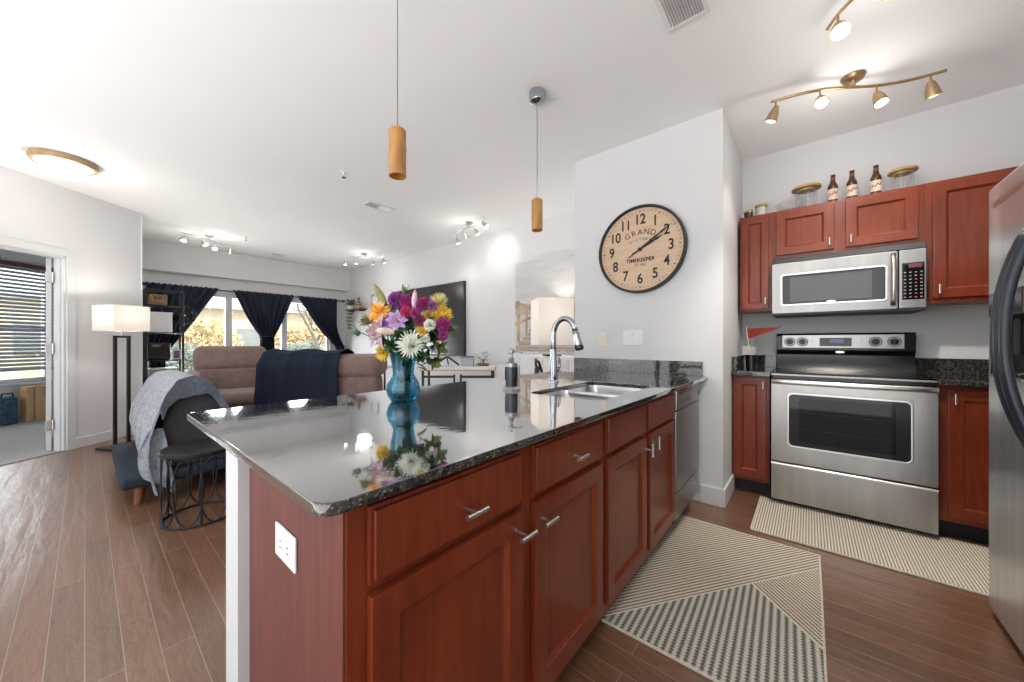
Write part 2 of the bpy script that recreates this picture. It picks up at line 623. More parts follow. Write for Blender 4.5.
def rrect(x0, x1, y0, y1, r, n=6):
    """rounded rectangle outline; r may be one radius or four (from lower left, counter-clockwise)"""
    rs = r if isinstance(r, (list, tuple)) else [r] * 4
    out = []
    for (cx, cy, a0), q in zip(((x0, y0, 180), (x1, y0, 270), (x1, y1, 0), (x0, y1, 90)), rs):
        sxn = 1 if cx == x0 else -1
        syn = 1 if cy == y0 else -1
        if q <= 0:
            out.append((cx, cy))
            continue
        for k in range(n + 1):
            a = R(a0 + 90 * k / n)
            out.append((cx + sxn * q + q * math.cos(a), cy + syn * q + q * math.sin(a)))
    return out


XZ = Matrix(((1, 0, 0, 0), (0, 0, 1, 0), (0, 1, 0, 0), (0, 0, 0, 1)))  # (x, y, z) -> (x, z, y)


def thing(name, label, cat, loc=(0, 0, 0), rot=0.0, group=None):
    o = bpy.data.objects.new(name, None)
    o.empty_display_size = 0.1
    C.objects.link(o)
    o.location = loc
    o.rotation_euler = (0, 0, R(rot))
    o['label'] = label
    o['category'] = cat
    if group:
        o['group'] = group
    return o


def tag(o, label, cat, group=None, kind=None):
    o['label'] = label
    o['category'] = cat
    if group:
        o['group'] = group
    if kind:
        o['kind'] = kind
    return o


def struct(name, mb, m, parent=None):
    o = mb.build(name, m, parent)
    o['kind'] = 'structure'
    return o


def dup(root, loc, rot=0.0, label=None):
    r = root.copy()
    C.objects.link(r)
    r.location = loc
    r.rotation_euler = (0, 0, R(rot))
    if label:
        r['label'] = label
    for ch in list(root.children):
        c = ch.copy()
        C.objects.link(c)
        c.parent = r
        for g in list(ch.children):
            d = g.copy()
            C.objects.link(d)
            d.parent = c
    return r


def text(name, body, size, m, parent, loc, rotz=0.0, ext=0.0006, roll=0.0, sx=1.0, bold=0.0):
    """flat lettering facing local -y, turned in its plane by roll"""
    cu = bpy.data.curves.new(name, 'FONT')
    cu.body = body
    cu.size = size
    cu.align_x = 'CENTER'
    cu.align_y = 'CENTER'
    cu.extrude = ext
    cu.offset = bold
    cu.materials.append(m)
    o = bpy.data.objects.new(name, cu)
    C.objects.link(o)
    o.matrix_basis = Matrix.Translation(loc) @ Matrix.Rotation(R(90), 4, 'X') @ Matrix.Rotation(roll, 4, 'Z') @ Matrix.Diagonal((sx, 1, 1, 1))
    me = bpy.data.meshes.new_from_object(o)
    t_ = bpy.data.objects.new(name, me)
    C.objects.link(t_)
    t_.matrix_basis = o.matrix_basis
    t_.parent = parent
    bpy.data.objects.remove(o)
    t_.name = name
    return t_


def local(root, p):
    return root.matrix_basis.inverted() @ Vector(p)


# ------------------------------------------------------------------ room shell
ZC = 2.78
XR, XP, XT = 3.80, 2.845, 3.90        # range wall, clock wall, television wall
YW = 8.10                              # beam over the windows
P0 = Vector((0.467, 6.50))
AW = 38.0
Dw = Vector((math.cos(R(AW)), math.sin(R(AW))))
Nw = Vector((-Dw.y, Dw.x))             # into the bedroom

struct('floor', MB().box(-1.6, 4.0, -1.4, 8.5, -0.05, 0.0), FLOOR)
struct('ceiling', MB().box(-3.0, 4.1, -1.5, 8.6, ZC, ZC + 0.08), CEIL)
struct('wall_kitchen', MB().box(XR, XR + 0.1, -1.5, 0.46, 0, ZC), WALL)
struct('wall_fridge', MB().box(-1.6, XR, -1.45, -1.35, 0, ZC), WALL)
struct('wall_partition', MB().box(XP, XR + 0.1, 0.458, 1.627, 0, ZC), WALL)
struct('wall_right', MB().box(XT, XT + 0.1, 1.627, 8.6, 0, ZC), WALL)
struct('wall_peninsula', MB().box(0.254, XP, 1.136, 1.257, 0, 0.884), TRIM)
# window wall: beam, recessed wall with one wide opening, piers
WX0, WX1, WZ0, WZ1 = 0.62, 3.52, 0.42, 2.03
struct('wall_back', MB().box(0.3, XT, 8.28, 8.42, 0, WZ0).box(0.3, XT, 8.28, 8.42, WZ1, ZC).box(0.3, WX0, 8.28, 8.42, WZ0, WZ1)
       .box(WX1, XT, 8.28, 8.42, WZ0, WZ1), WALL)
struct('trim_1', MB().box(0.3, XT, YW, 8.28, 2.32, ZC), WALL)
# angled wall with the bedroom doorway
T0, T1, DH = 0.754, 1.58, 2.05
MW = Matrix(((Dw.x, Nw.x, 0, P0.x), (Dw.y, Nw.y, 0, P0.y), (0, 0, 1, 0), (0, 0, 0, 1)))   # local x along wall (negative away), y into bedroom


def wbox(mb, t0, t1, n0, n1, z0, z1, b=0.0):
    return mb.box(-t1, -t0, n0, n1, z0, z1, b, mtx=MW)


struct('wall_left', wbox(wbox(wbox(MB(), 0, T0, 0, 0.11, 0, ZC), T1, 4.2, 0, 0.11, 0, ZC), T0, T1, 0, 0.11, DH, ZC), WALL)
struct('wall_left_return', MB().box(0.357, 0.467, 6.49, 9.5, 0, ZC), WALL)
# casing, jambs and stop of the doorway
mb = MB()
wbox(mb, T0 - 0.075, T0, -0.016, 0.0, 0, DH + 0.075, 0.004)
wbox(mb, T1, T1 + 0.075, -0.016, 0.0, 0, DH + 0.075, 0.004)
wbox(mb, T0, T1, -0.016, 0.0, DH, DH + 0.075, 0.004)
struct('trim_2', mb, TRIM)
mb = MB()
wbox(mb, T0, T0 + 0.018, 0.0, 0.11, 0, DH)
wbox(mb, T1 - 0.018, T1, 0.0, 0.11, 0, DH)
wbox(mb, T0, T1, 0.0, 0.11, DH - 0.018, DH)
wbox(mb, T0 + 0.018, T0 + 0.03, 0.03, 0.06, 0, DH)
struct('trim_3', mb, TRIM)
# baseboards
struct('baseboard_left', wbox(wbox(MB(), 0.0, T0 - 0.075, -0.014, 0.0, 0, 0.11, 0.004), T1 + 0.075, 4.2, -0.014, 0.0, 0, 0.11, 0.004), TRIM)
struct('baseboard_partition', MB().box(XP - 0.015, XP, 0.458, 0.60, 0, 0.125, 0.004).box(XP - 0.015, 3.26, 0.443, 0.458, 0, 0.125, 0.004)
       .box(XP - 0.015, XP, 1.257, 1.642, 0, 0.125, 0.004).box(XP - 0.015, XT, 1.627, 1.642, 0, 0.125, 0.004), TRIM)
struct('baseboard_right', MB().box(XT - 0.015, XT, 1.642, 8.28, 0, 0.125, 0.004), TRIM)
struct('baseboard_back', MB().box(0.467, XT - 0.015, 8.265, 8.28, 0, 0.125, 0.004), TRIM)
# bedroom beyond the doorway
BD = 2.44
def bpt(t, n):
    p = P0 - Dw * t + Nw * n
    return (p.x, p.y)


bed = [(0.36, 6.50), (0.36, 9.45), bpt(-1.7, BD + 0.1), bpt(4.2, BD + 0.1), bpt(4.2, 0.0), bpt(0.1, 0.0)]
struct('floor_bedroom', MB().prism(bed, -0.05, 0.008, 'Z'), CARPET)
struct('ceiling_bedroom', MB().prism(bed, ZC, ZC + 0.06, 'Z'), CEIL)
BW0, BW1, BZ0, BZ1 = -0.90, 0.60, 0.56, 2.25
mb = MB()
wbox(mb, -1.66, BW0, BD, BD + 0.12, 0, ZC)
wbox(mb, BW1, 4.2, BD, BD + 0.12, 0, ZC)
wbox(mb, BW0, BW1, BD, BD + 0.12, 0, BZ0)
wbox(mb, BW0, BW1, BD, BD + 0.12, BZ1, ZC)
struct('wall_bedroom', mb, WALL)
# bedroom window
mb = MB()
for (a, b_, c, d) in ((BW0, BW0 + 0.06, BZ0, BZ1), (BW1 - 0.06, BW1, BZ0, BZ1), (BW0, BW1, BZ0, BZ0 + 0.06), (BW0, BW1, BZ1 - 0.06, BZ1), (BW0, BW1, 1.32, 1.38)):
    wbox(mb, a, b_, BD + 0.03, BD + 0.09, c, d)
wbox(mb, BW0 - 0.03, BW1 + 0.03, BD - 0.05, BD + 0.03, BZ0 - 0.03, BZ0)
w4 = struct('window_4', mb, TRIM)
mb = MB()
wbox(mb, BW0 + 0.06, BW1 - 0.06, BD + 0.055, BD + 0.061, BZ0 + 0.06, BZ1 - 0.06)
mb.build('glass', GLASS_W, w4)['kind'] = 'structure'
# blind
SLAT = mat('blind_slat', (0.30, 0.33, 0.36), 0.5, var=0.1)
VAL = mat('burgundy_valance', (0.11, 0.055, 0.06), 0.6, var=0.2)
bl = thing('window_blind', 'dark horizontal slat blind with burgundy valance in the bedroom window', 'blind',
           (*(P0 + Dw * 0.15 + Nw * (BD - 0.02)), 0.75), AW)
mb = MB()
for k in range(27):
    z = 0.02 + k * 0.055
    mb.box(-0.74, 0.74, -0.022, 0.022, -0.0015, 0.0015, mtx=Matrix.Translation((0, 0, z)) @ Matrix.Rotation(R(58), 4, 'X'))
mb.build('slat', SLAT, bl)
MB().box(-0.76, 0.76, -0.03, 0.025, 1.48, 1.54, 0.006).build('valance', VAL, bl)
MB().box(-0.74, 0.74, -0.02, 0.02, -0.015, 0.005, 0.004).build('bottom_rail', SLAT, bl)
mb = MB()
for x in (-0.55, 0.0, 0.6):
    mb.cyl((x, -0.024, 0), (x, -0.024, 1.5), 0.002, seg=6)
mb.build('cord', PLASTIC, bl)
# cardboard box and blue bag on the carpet


def wpt(t, n):
    p = P0 - Dw * t + Nw * n
    return (p.x, p.y)


bx_ = thing('cardboard_box', 'flat brown cardboard box leaning under the bedroom window', 'box', (*wpt(-0.60, BD - 0.16), 0.008), AW)
MB().box(-0.11, 0.11, -0.03, 0.07, 0, 0.50, 0.006).build('carton', CARD, bx_)
MB().box(-0.03, 0.03, -0.052, -0.049, 0, 0.531).build('packing_tape', mat('brown_tape', (0.50, 0.32, 0.17), 0.3), bx_)
bb_ = thing('tote_bag', 'dark blue patterned bag standing beside the cardboard box', 'bag', (*wpt(-0.32, BD - 0.16), 0.008), AW)
MB().box(-0.085, 0.085, -0.05, 0.05, 0, 0.38, 0.03, 3).build('bag_body', mat('blue_print', (0.03, 0.07, 0.12), 0.7, var=0.9, scale=30), bb_)
MB().tube([(-0.06, 0, 0.37), (-0.05, 0, 0.43), (0.05, 0, 0.43), (0.06, 0, 0.37)], 0.008).build('bag_handle', NAVY, bb_)
# door leaf swung right back into the bedroom
hp = P0 - Dw * (T0 + 0.035) + Nw * 0.12
dl = MB().box(0.0, 0.035, 0.0, 0.78, 0.012, DH - 0.02, 0.003).build('door_1', TRIM)
dl.location = (hp.x - 0.03, hp.y, 0)
dl.rotation_euler = (0, 0, R(2.5))
dl['kind'] = 'structure'
for z in (0.28, 1.08, 1.83):
    h = MB().box(-0.006, 0.05, -0.016, -0.001, z - 0.05, z + 0.05, 0.002).cyl((0.045, -0.012, z - 0.055), (0.045, -0.012, z + 0.055), 0.008, seg=10)
    h.build('hinge', NICKEL, dl)
MB().cyl((-0.03, 0.7, 1.0), (0.065, 0.7, 1.0), 0.012, seg=12).ball((-0.05, 0.7, 1.0), 0.027).ball((0.085, 0.7, 1.0), 0.027).build('door_knob', NICKEL, dl)

# ------------------------------------------------------------------ living room windows
MULL = [WX0, 1.72, 2.635, WX1]
for k in range(3):
    a, b_ = MULL[k], MULL[k + 1]
    f = 0.05
    mb = MB().box(a, a + f, 8.30, 8.38, WZ0, WZ1, 0.004).box(b_ - f, b_, 8.30, 8.38, WZ0, WZ1, 0.004)
    mb.box(a + f, b_ - f, 8.30, 8.38, WZ0, WZ0 + 0.07, 0.004).box(a + f, b_ - f, 8.30, 8.38, WZ1 - 0.06, WZ1, 0.004)
    w = struct('window_%d' % (k + 1), mb, TRIM)
    g = MB().box(a + f, b_ - f, 8.337, 8.343, WZ0 + 0.07, WZ1 - 0.06).build('glass', GLASS_W, w)
    g['kind'] = 'structure'
struct('trim_4', MB().box(WX1, WX1 + 0.11, 8.262, 8.28, WZ0 - 0.1, WZ1 + 0.08, 0.004).box(WX0 - 0.1, WX1, 8.262, 8.28, WZ1, WZ1 + 0.08, 0.004)
       .box(WX0 - 0.1, WX1 + 0.15, 8.23, 8.30, WZ0 - 0.03, WZ0, 0.004), TRIM)

sun = bpy.data.lights.new('sun', 'SUN')
sun.energy = 4.5
sun.angle = R(1)
so_ = bpy.data.objects.new('sun', sun)
C.objects.link(so_)
so_.rotation_euler = Vector((-1.0, 0.8, -1.15)).to_track_quat('-Z', 'Y').to_euler()

# outside: lawn, hedge bank, pale building, bare trees
struct('ground_outside', MB().box(-6, 16, 8.9, 30, -0.6, -0.5), mat('dry_lawn', (0.30, 0.27, 0.17), 0.95, var=0.4, scale=3))
FAC = mat('cream_stucco', (0.72, 0.60, 0.44), 0.9, var=0.12, scale=1.2)
bd = thing('building', 'pale cream building with low roof seen through the living room windows', 'building', (9.0, 27.0, -0.5))
MB().box(-14, 14, 0, 4, 0, 3.6).build('facade', FAC, bd)
MB().box(-14.3, 14.3, -0.4, 4.3, 3.6, 3.9, 0.03).build('roof', mat('grey_roof', (0.5, 0.5, 0.52), 0.8), bd)
for k in range(6):
    MB().box(-11 + k * 4, -9.6 + k * 4, -0.04, 0.02, 1.1, 2.5, 0.01).build('window_pane', mat('far_window', (0.30, 0.31, 0.31), 0.3, var=0.1), bd)


def leafball(n, c, sx_, sy_, sz_, ls, rnd):
    mb = MB()
    b = mb.bm
    for _ in range(n):
        d = Vector((rnd.gauss(0, 1), rnd.gauss(0, 1), rnd.gauss(0, 1))).normalized() * rnd.uniform(0.55, 1.0)
        p = Vector((c[0] + d.x * sx_, c[1] + d.y * sy_, c[2] + d.z * sz_))
        q = Vector((rnd.gauss(0, 1), rnd.gauss(0, 1), rnd.gauss(0, 1))).normalized()
        s = q.orthogonal().normalized()
        l = ls * rnd.uniform(0.6, 1.3)
        vs = [b.verts.new(p - s * l * 0.4), b.verts.new(p + q * l), b.verts.new(p + s * l * 0.4), b.verts.new(p - q * l)]
        b.faces.new(vs)
    return mb


rnd = random.Random(3)
HEDG = mat('sage_leaves', (0.19, 0.24, 0.21), 0.8, var=0.5, scale=6)
DRY = mat('straw_leaves', (0.62, 0.47, 0.24), 0.8, var=0.4, scale=6)
TWIG = mat('grey_bark', (0.17, 0.145, 0.125), 0.9, var=0.3)
for k, (x, w_, lab) in enumerate(((1.6, 1.45, 'sage green hedge bush behind the left living room window'), (5.2, 1.45, 'sage green hedge bush behind the middle living room window'),
                                  (8.8, 1.45, 'sage green hedge bush behind the right living room window'))):
    o = thing('hedge_bush', lab, 'bush', (x, 14.0, -0.5), 0, 'hedge bushes outside the windows')
    leafball(2600, (0, 0, 0.85), w_ * 1.05, 0.8, 0.8, 0.09, rnd).build('foliage', HEDG, o)
    mb = MB()
    for j in range(9):
        x0 = rnd.uniform(-w_ * 0.8, w_ * 0.8)
        mb.tube([(x0, 0, 0), (x0 + rnd.uniform(-0.2, 0.2), rnd.uniform(-0.3, 0.3), 0.7), (x0 + rnd.uniform(-0.4, 0.4), rnd.uniform(-0.5, 0.5), 1.3)], [0.03, 0.02, 0.008], 6)
    mb.build('branch', TWIG, o)
for k, (x, w_, lab) in enumerate(((2.6, 2.2, 'straw coloured autumn shrub beyond the hedge, left of the middle curtain'), (7.6, 2.2, 'straw coloured autumn shrub beyond the hedge, behind the middle curtain'),
                                  (12.6, 2.2, 'straw coloured autumn shrub beyond the hedge, right of the middle curtain'))):
    o = thing('autumn_shrub', lab, 'bush', (x, 20.0, -0.5), 0, 'autumn shrubs outside the windows')
    leafball(2600, (0, 0, 1.5), w_, 0.9, 1.35, 0.13, rnd).build('foliage', DRY, o)
    mb = MB()
    for j in range(7):
        x0 = rnd.uniform(-w_ * 0.6, w_ * 0.6)
        mb.tube([(x0, 0, 0), (x0 + rnd.uniform(-0.2, 0.2), 0, 1.2), (x0 + rnd.uniform(-0.5, 0.5), 0, 2.4)], [0.05, 0.03, 0.01], 6)
    mb.build('branch', TWIG, o)
tr = thing('bare_tree', 'leaning bare tree with thin branches behind the right living room window', 'tree', (5.1, 11.6, -0.5))
mb = MB()
mb.tube([(0, 0, 0), (-0.25, 0, 0.9), (-0.62, 0, 1.8), (-1.0, 0.1, 2.6), (-1.3, 0.1, 3.6)], [0.06, 0.05, 0.042, 0.03, 0.012], 8)
mb.build('trunk', TWIG, tr)
mb = MB()
for j in range(26):
    t = rnd.uniform(0.3, 0.95)
    p = Vector((-1.15 * t ** 1.2, 0.05 * t, 3.3 * t))
    d = Vector((rnd.uniform(-0.8, 0.8), rnd.uniform(-0.5, 0.5), rnd.uniform(0.1, 0.8)))
    q = p + d * rnd.uniform(0.5, 0.9)
    mb.tube([p, p + (q - p) * 0.5 + Vector((0, 0, -0.05)), q, q + Vector((rnd.uniform(-.2, .2), 0, rnd.uniform(0, .3)))], [0.02, 0.014, 0.008, 0.003], 5)
mb.build('branch', TWIG, tr)

# ------------------------------------------------------------------ kitchen fronts
def t_pull(root, x, z, horiz=True, y=0.0, ln=0.062, parent=None):
    """small T shaped bar pull standing off the front"""
    mb = MB().cyl((x, y, z), (x, y - 0.032, z), 0.0045, seg=10)
    a, b_ = ((x - ln / 2, y - 0.034, z), (x + ln / 2, y - 0.034, z)) if horiz else ((x, y - 0.034, z - ln / 2), (x, y - 0.034, z + ln / 2))
    mb.cyl(a, b_, 0.0062, seg=14)
    return mb.build('handle', NICKEL, parent or root)


def slab_front(root, name, x0, x1, z0, z1, y=0.0):
    """drawer front with a stepped edge, front face at y - 0.02"""
    mb = MB().box(x0, x1, y - 0.012, y, z0, z1, 0.002).box(x0 + 0.007, x1 - 0.007, y - 0.02, y - 0.010, z0 + 0.007, z1 - 0.007, 0.004)
    return mb.build(name, CHERRY, root)


def panel_door(root, x0, x1, z0, z1, y=0.0, fw=0.058):
    """frame and recessed panel door"""
    w, h = x1 - x0, z1 - z0
    fw = min(fw, w * 0.27)
    out = [(x0, z0), (x1, z0), (x1, z1), (x0, z1)]
    inn = [(x0 + fw, z0 + fw), (x1 - fw, z0 + fw), (x1 - fw, z1 - fw), (x0 + fw, z1 - fw)]
    mb = MB().plate(out, [inn], -0.02, 0.0, 0.0035, mtx=Matrix.Translation((0, y, 0)) @ XZ)
    # sloped bead round the panel
    d = 0.011
    b = MB()
    bm = b.bm
    A = [bm.verts.new((u, y - 0.0165, v)) for u, v in inn]
    cx, cz = (x0 + x1) / 2, (z0 + z1) / 2
    B = [bm.verts.new((u + math.copysign(d, cx - u), y - 0.008, v + math.copysign(d, cz - v))) for u, v in inn]
    for k in range(4):
        bm.faces.new((A[k], A[(k + 1) % 4], B[(k + 1) % 4], B[k]))
    bm.faces.new(B)
    bmesh.ops.recalc_face_normals(bm, faces=bm.faces[:])
    o = mb.build('door', CHERRY, root)
    b.build('door_panel', CHERRY, o)
    return o


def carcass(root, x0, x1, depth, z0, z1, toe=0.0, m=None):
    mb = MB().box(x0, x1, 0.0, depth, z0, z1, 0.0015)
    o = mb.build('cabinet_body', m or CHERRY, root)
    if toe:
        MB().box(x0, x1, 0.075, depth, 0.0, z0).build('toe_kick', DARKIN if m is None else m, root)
    return o


# ---- peninsula: fronts face -y; cabinet face plane y = 0.60, door faces at 0.58
FY = 0.600
c1 = thing('base_cabinet', 'cherry base cabinet at the open end of the peninsula, one drawer over one door', 'cabinet', (0.283, FY, 0))
carcass(c1, 0.0, 0.477, 0.535, 0.105, 0.884, 0.1)
d = slab_front(c1, 'drawer', 0.035, 0.462, 0.722, 0.862)
t_pull(c1, 0.258, 0.782, True, -0.02, parent=d)
d = panel_door(c1, 0.035, 0.462, 0.150, 0.705)
t_pull(c1, 0.442, 0.655, True, -0.02, parent=d)
ep = MB().box(-0.004, 0.0, 0.004, 0.535, 0.0, 0.884).build('end_panel', mat('cherry_veneer', (0.125, 0.034, 0.026), 0.5, var=0.22, scale=5, stretch=(10, 10, 0.8)), c1,
                                                       'duller reddish end panel of the cabinet')
c2 = thing('base_cabinet', 'cherry base cabinet second along the peninsula, drawer and door beside the sink fronts', 'cabinet', (0.76, FY, 0))
carcass(c2, 0.0, 0.48, 0.535, 0.105, 0.884, 0.1)
d = slab_front(c2, 'drawer', 0.040, 0.462, 0.722, 0.862)
t_pull(c2, 0.25, 0.785, True, -0.02, parent=d)
d = panel_door(c2, 0.040, 0.462, 0.150, 0.705)
t_pull(c2, 0.068, 0.652, True, -0.02, parent=d)
c3 = thing('sink_cabinet', 'cherry double door sink cabinet with two false drawer fronts on the peninsula', 'cabinet', (1.24, FY, 0))
carcass(c3, 0.0, 0.905, 0.10, 0.105, 0.884, 0.1)
MB().box(0, 0.018, 0.1, 0.535, 0.105, 0.884).box(0.887, 0.905, 0.1, 0.535, 0.105, 0.884).box(0.018, 0.887, 0.1, 0.535, 0.105, 0.125).build('cabinet_body', CHERRY, c3)
for a, b_ in ((0.026, 0.442), (0.486, 0.895)):
    slab_front(c3, 'false_drawer_front', a, b_, 0.725, 0.866)
d = panel_door(c3, 0.026, 0.442, 0.150, 0.708)
t_pull(c3, 0.421, 0.655, False, -0.02, parent=d)
d = panel_door(c3, 0.486, 0.895, 0.150, 0.708)
t_pull(c3, 0.512, 0.668, False, -0.02, parent=d)

dw = thing('dishwasher', 'stainless steel dishwasher built in at the wall end of the peninsula', 'dishwasher', (2.152, FY, 0))
MB().box(0.0, 0.56, 0.01, 0.53, 0.10, 0.878, 0.004).build('tub_body', STEEL_D, dw)
MB().box(0.004, 0.556, -0.022, 0.01, 0.288, 0.752, 0.006).build('door', STEEL_D, dw)
cp = MB().box(0.004, 0.556, -0.024, 0.01, 0.757, 0.872, 0.006).build('control_panel', STEEL_D, dw)
MB().box(0.06, 0.34, -0.027, -0.022, 0.843, 0.868, 0.003).build('handle_recess', BLACK, cp)
for k in range(4):
    MB().box(0.10 + k * 0.05, 0.125 + k * 0.05, -0.0265, -0.023, 0.795, 0.801, 0.001).build('button', BLACKM, cp)
MB().box(0.50, 0.512, -0.0265, -0.023, 0.795, 0.83, 0.002).build('latch_window', BLACK, cp)
MB().box(0.004, 0.556, -0.018, 0.01, 0.125, 0.280, 0.005).build('lower_panel', STEEL_D, dw)
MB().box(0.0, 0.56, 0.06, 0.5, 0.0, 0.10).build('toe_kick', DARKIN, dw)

# ---- worktop of the peninsula, with sink opening and a splash strip
CT = 0.905
ct = thing('countertop', 'polished black granite peninsula worktop with rounded near corner', 'countertop', (0.222, 0.552, CT - 0.021))
outer = rrect(0, XP - 0.222, 0, 1.098, [0.035, 0, 0, 0.03], 6)
hole = rrect(1.365 - 0.222, 2.03 - 0.222, 0.665 - 0.552, 1.045 - 0.552, 0.05, 6)
MB().plate(outer, [hole], 0.0, 0.021, 0.003).build('slab', GRANITE, ct)
MB().box(XP - 0.222 - 0.02, XP - 0.222, 0.03, 1.075, 0.021, 0.125, 0.002).build('backsplash', GRANITE, ct)

sk = thing('sink', 'stainless steel undermount sink with two bowls in the granite worktop', 'sink', (1.365, 0.665, CT - 0.022))
SINKM = mat('sink_steel', (0.66, 0.66, 0.66), 0.3, 1.0, var=0.05, scale=40)
for (a, b_) in ((-0.012, 0.345), (0.362, 0.677)):
    mb = MB()
    bm = mb.bm
    prev = None
    n = 40
    for inset, z, rr in ((0, 0.0, 0.055), (0.004, -0.02, 0.055), (0.012, -0.14, 0.06), (0.03, -0.175, 0.06), (0.09, -0.185, 0.03), (0.093, -0.19, 0.03), (0.02, -0.181, 0.06), (0.004, -0.14, 0.06), (-0.004, -0.02, 0.055), (-0.006, 0.0, 0.055)):
        lp = rrect(a + inset, b_ - inset, -0.012 + inset, 0.392 - inset, rr, 6)
        ring = [bm.verts.new((x, y, z)) for x, y in lp]
        if prev:
            for k in range(len(ring)):
                bm.faces.new((prev[k], prev[(k + 1) % len(ring)], ring[(k + 1) % len(ring)], ring[k]))
        else:
            first = ring
        prev = ring
        if inset == 0.09:
            bm.faces.new(ring)
    for k in range(len(first)):
        bm.faces.new((prev[k], prev[(k + 1) % len(first)], first[(k + 1) % len(first)], first[k]))
    bmesh.ops.recalc_face_normals(bm, faces=bm.faces[:])
    bo = mb.build('bowl', SINKM, sk)
    MB().lathe([(0.0, -0.183), (0.028, -0.183), (0.042, -0.180), (0.044, -0.184), (0.0, -0.186)], 24, Matrix.Translation(((a + b_) / 2, 0.19, 0.0))).build('drain', CHROME, bo)
MB().box(0.338, 0.369, 0.0, 0.38, -0.03, -0.002, 0.008).build('divider', SINKM, sk)

# ---- faucet: high arc pull-down
fc = thing('faucet', 'tall chrome pull-down faucet arching over the sink', 'faucet', (1.845, 1.205, CT), -8)
MB().lathe([(0.0, 0), (0.031, 0), (0.031, 0.006), (0.026, 0.012), (0.0, 0.012)], 28).build('base_ring', CHROME, fc)
MB().lathe([(0.0, 0.01), (0.025, 0.01), (0.024, 0.06), (0.0235, 0.13), (0.021, 0.15), (0.0185, 0.20), (0.0, 0.20)], 28).build('body', CHROME, fc)
pts = [(0, 0, 0.14), (0, 0, 0.27)]
for k in range(0, 15):
    a = PI - k * (PI * 0.93) / 14
    pts.append((0, -0.085 - 0.085 * math.cos(a), 0.285 + 0.10 * math.sin(a)))
MB().tube(pts, 0.0165, 14).build('spout', CHROME, fc)
e = Vector(pts[-1])
dv = (Vector(pts[-1]) - Vector(pts[-2])).normalized()
hd = MB().tube([e - dv * 0.004, e + dv * 0.012, e + dv * 0.03, e + dv * 0.075, e + dv * 0.105], [0.0172, 0.019, 0.019, 0.023, 0.0265], 18)
h = hd.build('spray_head', CHROME, fc)
MB().tube([e + dv * 0.105, e + dv * 0.112], [0.0245, 0.021], 18).build('nozzle', BLACK, h)
MB().tube([e + dv * 0.012, e + dv * 0.016], [0.0198, 0.0198], 18).build('seal_ring', BLACK, h)
lv = MB().cyl((0.018, 0, 0.075), (0.045, 0, 0.075), 0.014, 0.012, 16)
lv.tube([(0.043, 0, 0.075), (0.052, -0.002, 0.092), (0.048, -0.006, 0.135), (0.034, -0.008, 0.16)], [0.010, 0.010, 0.008, 0.006], 10)
lv.build('lever', CHROME, fc)

# ---- soap dispenser
sd = thing('soap_dispenser', 'ornate silver pump soap dispenser with dark blue soap beside the sink', 'soap dispenser', (1.405, 1.175, CT), -60)
PEW = mat('pewter', (0.40, 0.40, 0.40), 0.3, 1.0, var=0.2, scale=80)
MB().lathe([(0, 0), (0.046, 0), (0.047, 0.005), (0.043, 0.011), (0.035, 0.014), (0.033, 0.017), (0, 0.017)], 24).build('base', PEW, sd)
MB().lathe([(0, 0.016), (0.0325, 0.016), (0.034, 0.03), (0.034, 0.105), (0.0325, 0.118), (0, 0.118)], 24).build('soap_bottle', mat('dark_blue_soap', (0.010, 0.016, 0.035), 0.12, var=0.15, coat=0.5), sd)
MB().lathe([(0, 0.117), (0.033, 0.117), (0.034, 0.124), (0.031, 0.135), (0.022, 0.142), (0.0135, 0.15), (0.016, 0.157), (0.012, 0.163), (0.009, 0.167), (0, 0.167)], 24).build('collar', PEW, sd)
pm = MB().lathe([(0, 0.165), (0.007, 0.165), (0.007, 0.185), (0.015, 0.188), (0.017, 0.196), (0.014, 0.208), (0.008, 0.213), (0, 0.214)], 20)
pm.tube([(0.012, 0, 0.198), (0.035, 0, 0.198), (0.052, 0, 0.194), (0.058, 0, 0.187)], [0.0075, 0.006, 0.005, 0.004], 10)
pm.build('pump', PEW, sd)

# ---- outlets and switches
def plate_thing(name, label, cat, loc, rot, gang, m, sockets):
    o = thing(name, label, cat, loc, rot)
    w = 0.072 * gang * (0.95 if gang > 1 else 1)
    MB().box(-w / 2, w / 2, -0.006, 0, -0.058, 0.058, 0.003).build('cover_plate', m, o)
    for k, s in enumerate(sockets):
        x = (k - (len(sockets) - 1) / 2) * 0.047
        if s == 'outlet':
            for z in (-0.021, 0.021):
                q = MB().prism(rrect(x - 0.016, x + 0.016, z - 0.014, z + 0.014, 0.008, 4), -0.0075, -0.004, 'Y').build('socket', m, o)
                MB().box(x - 0.0075, x - 0.0055, -0.0081, -0.0072, z - 0.002, z + 0.007).box(x + 0.0055, x + 0.0075, -0.0081, -0.0072, z - 0.002, z + 0.007).build('slot', BLACKM, q)
        elif s == 'rocker':
            MB().box(x - 0.0165, x + 0.0165, -0.009, -0.004, -0.033, 0.033, 0.002).build('rocker', m, o)
        else:
            MB().box(x - 0.005, x + 0.005, -0.014, -0.004, -0.004, 0.014, 0.002).build('toggle', m, o)
    return o


po_ = plate_thing('wall_outlet', 'white duplex outlet on the cherry end panel of the peninsula', 'outlet', (0.279, 0.862, 0.712), -90, 1, PLASTIC, ['outlet'])
po_.rotation_euler = (0, R(90), R(-90))
plate_thing('light_switch', 'single beige switch plate on the clock wall above the faucet', 'switch', (XP, 1.355, 1.168), -90, 1, BEIGEP, ['toggle'])
plate_thing('wall_outlet', 'wide white triple outlet and switch plate on the clock wall under the clock', 'outlet', (XP, 1.093, 1.183), -90, 2.35, PLASTIC, ['rocker', 'outlet', 'rocker'])

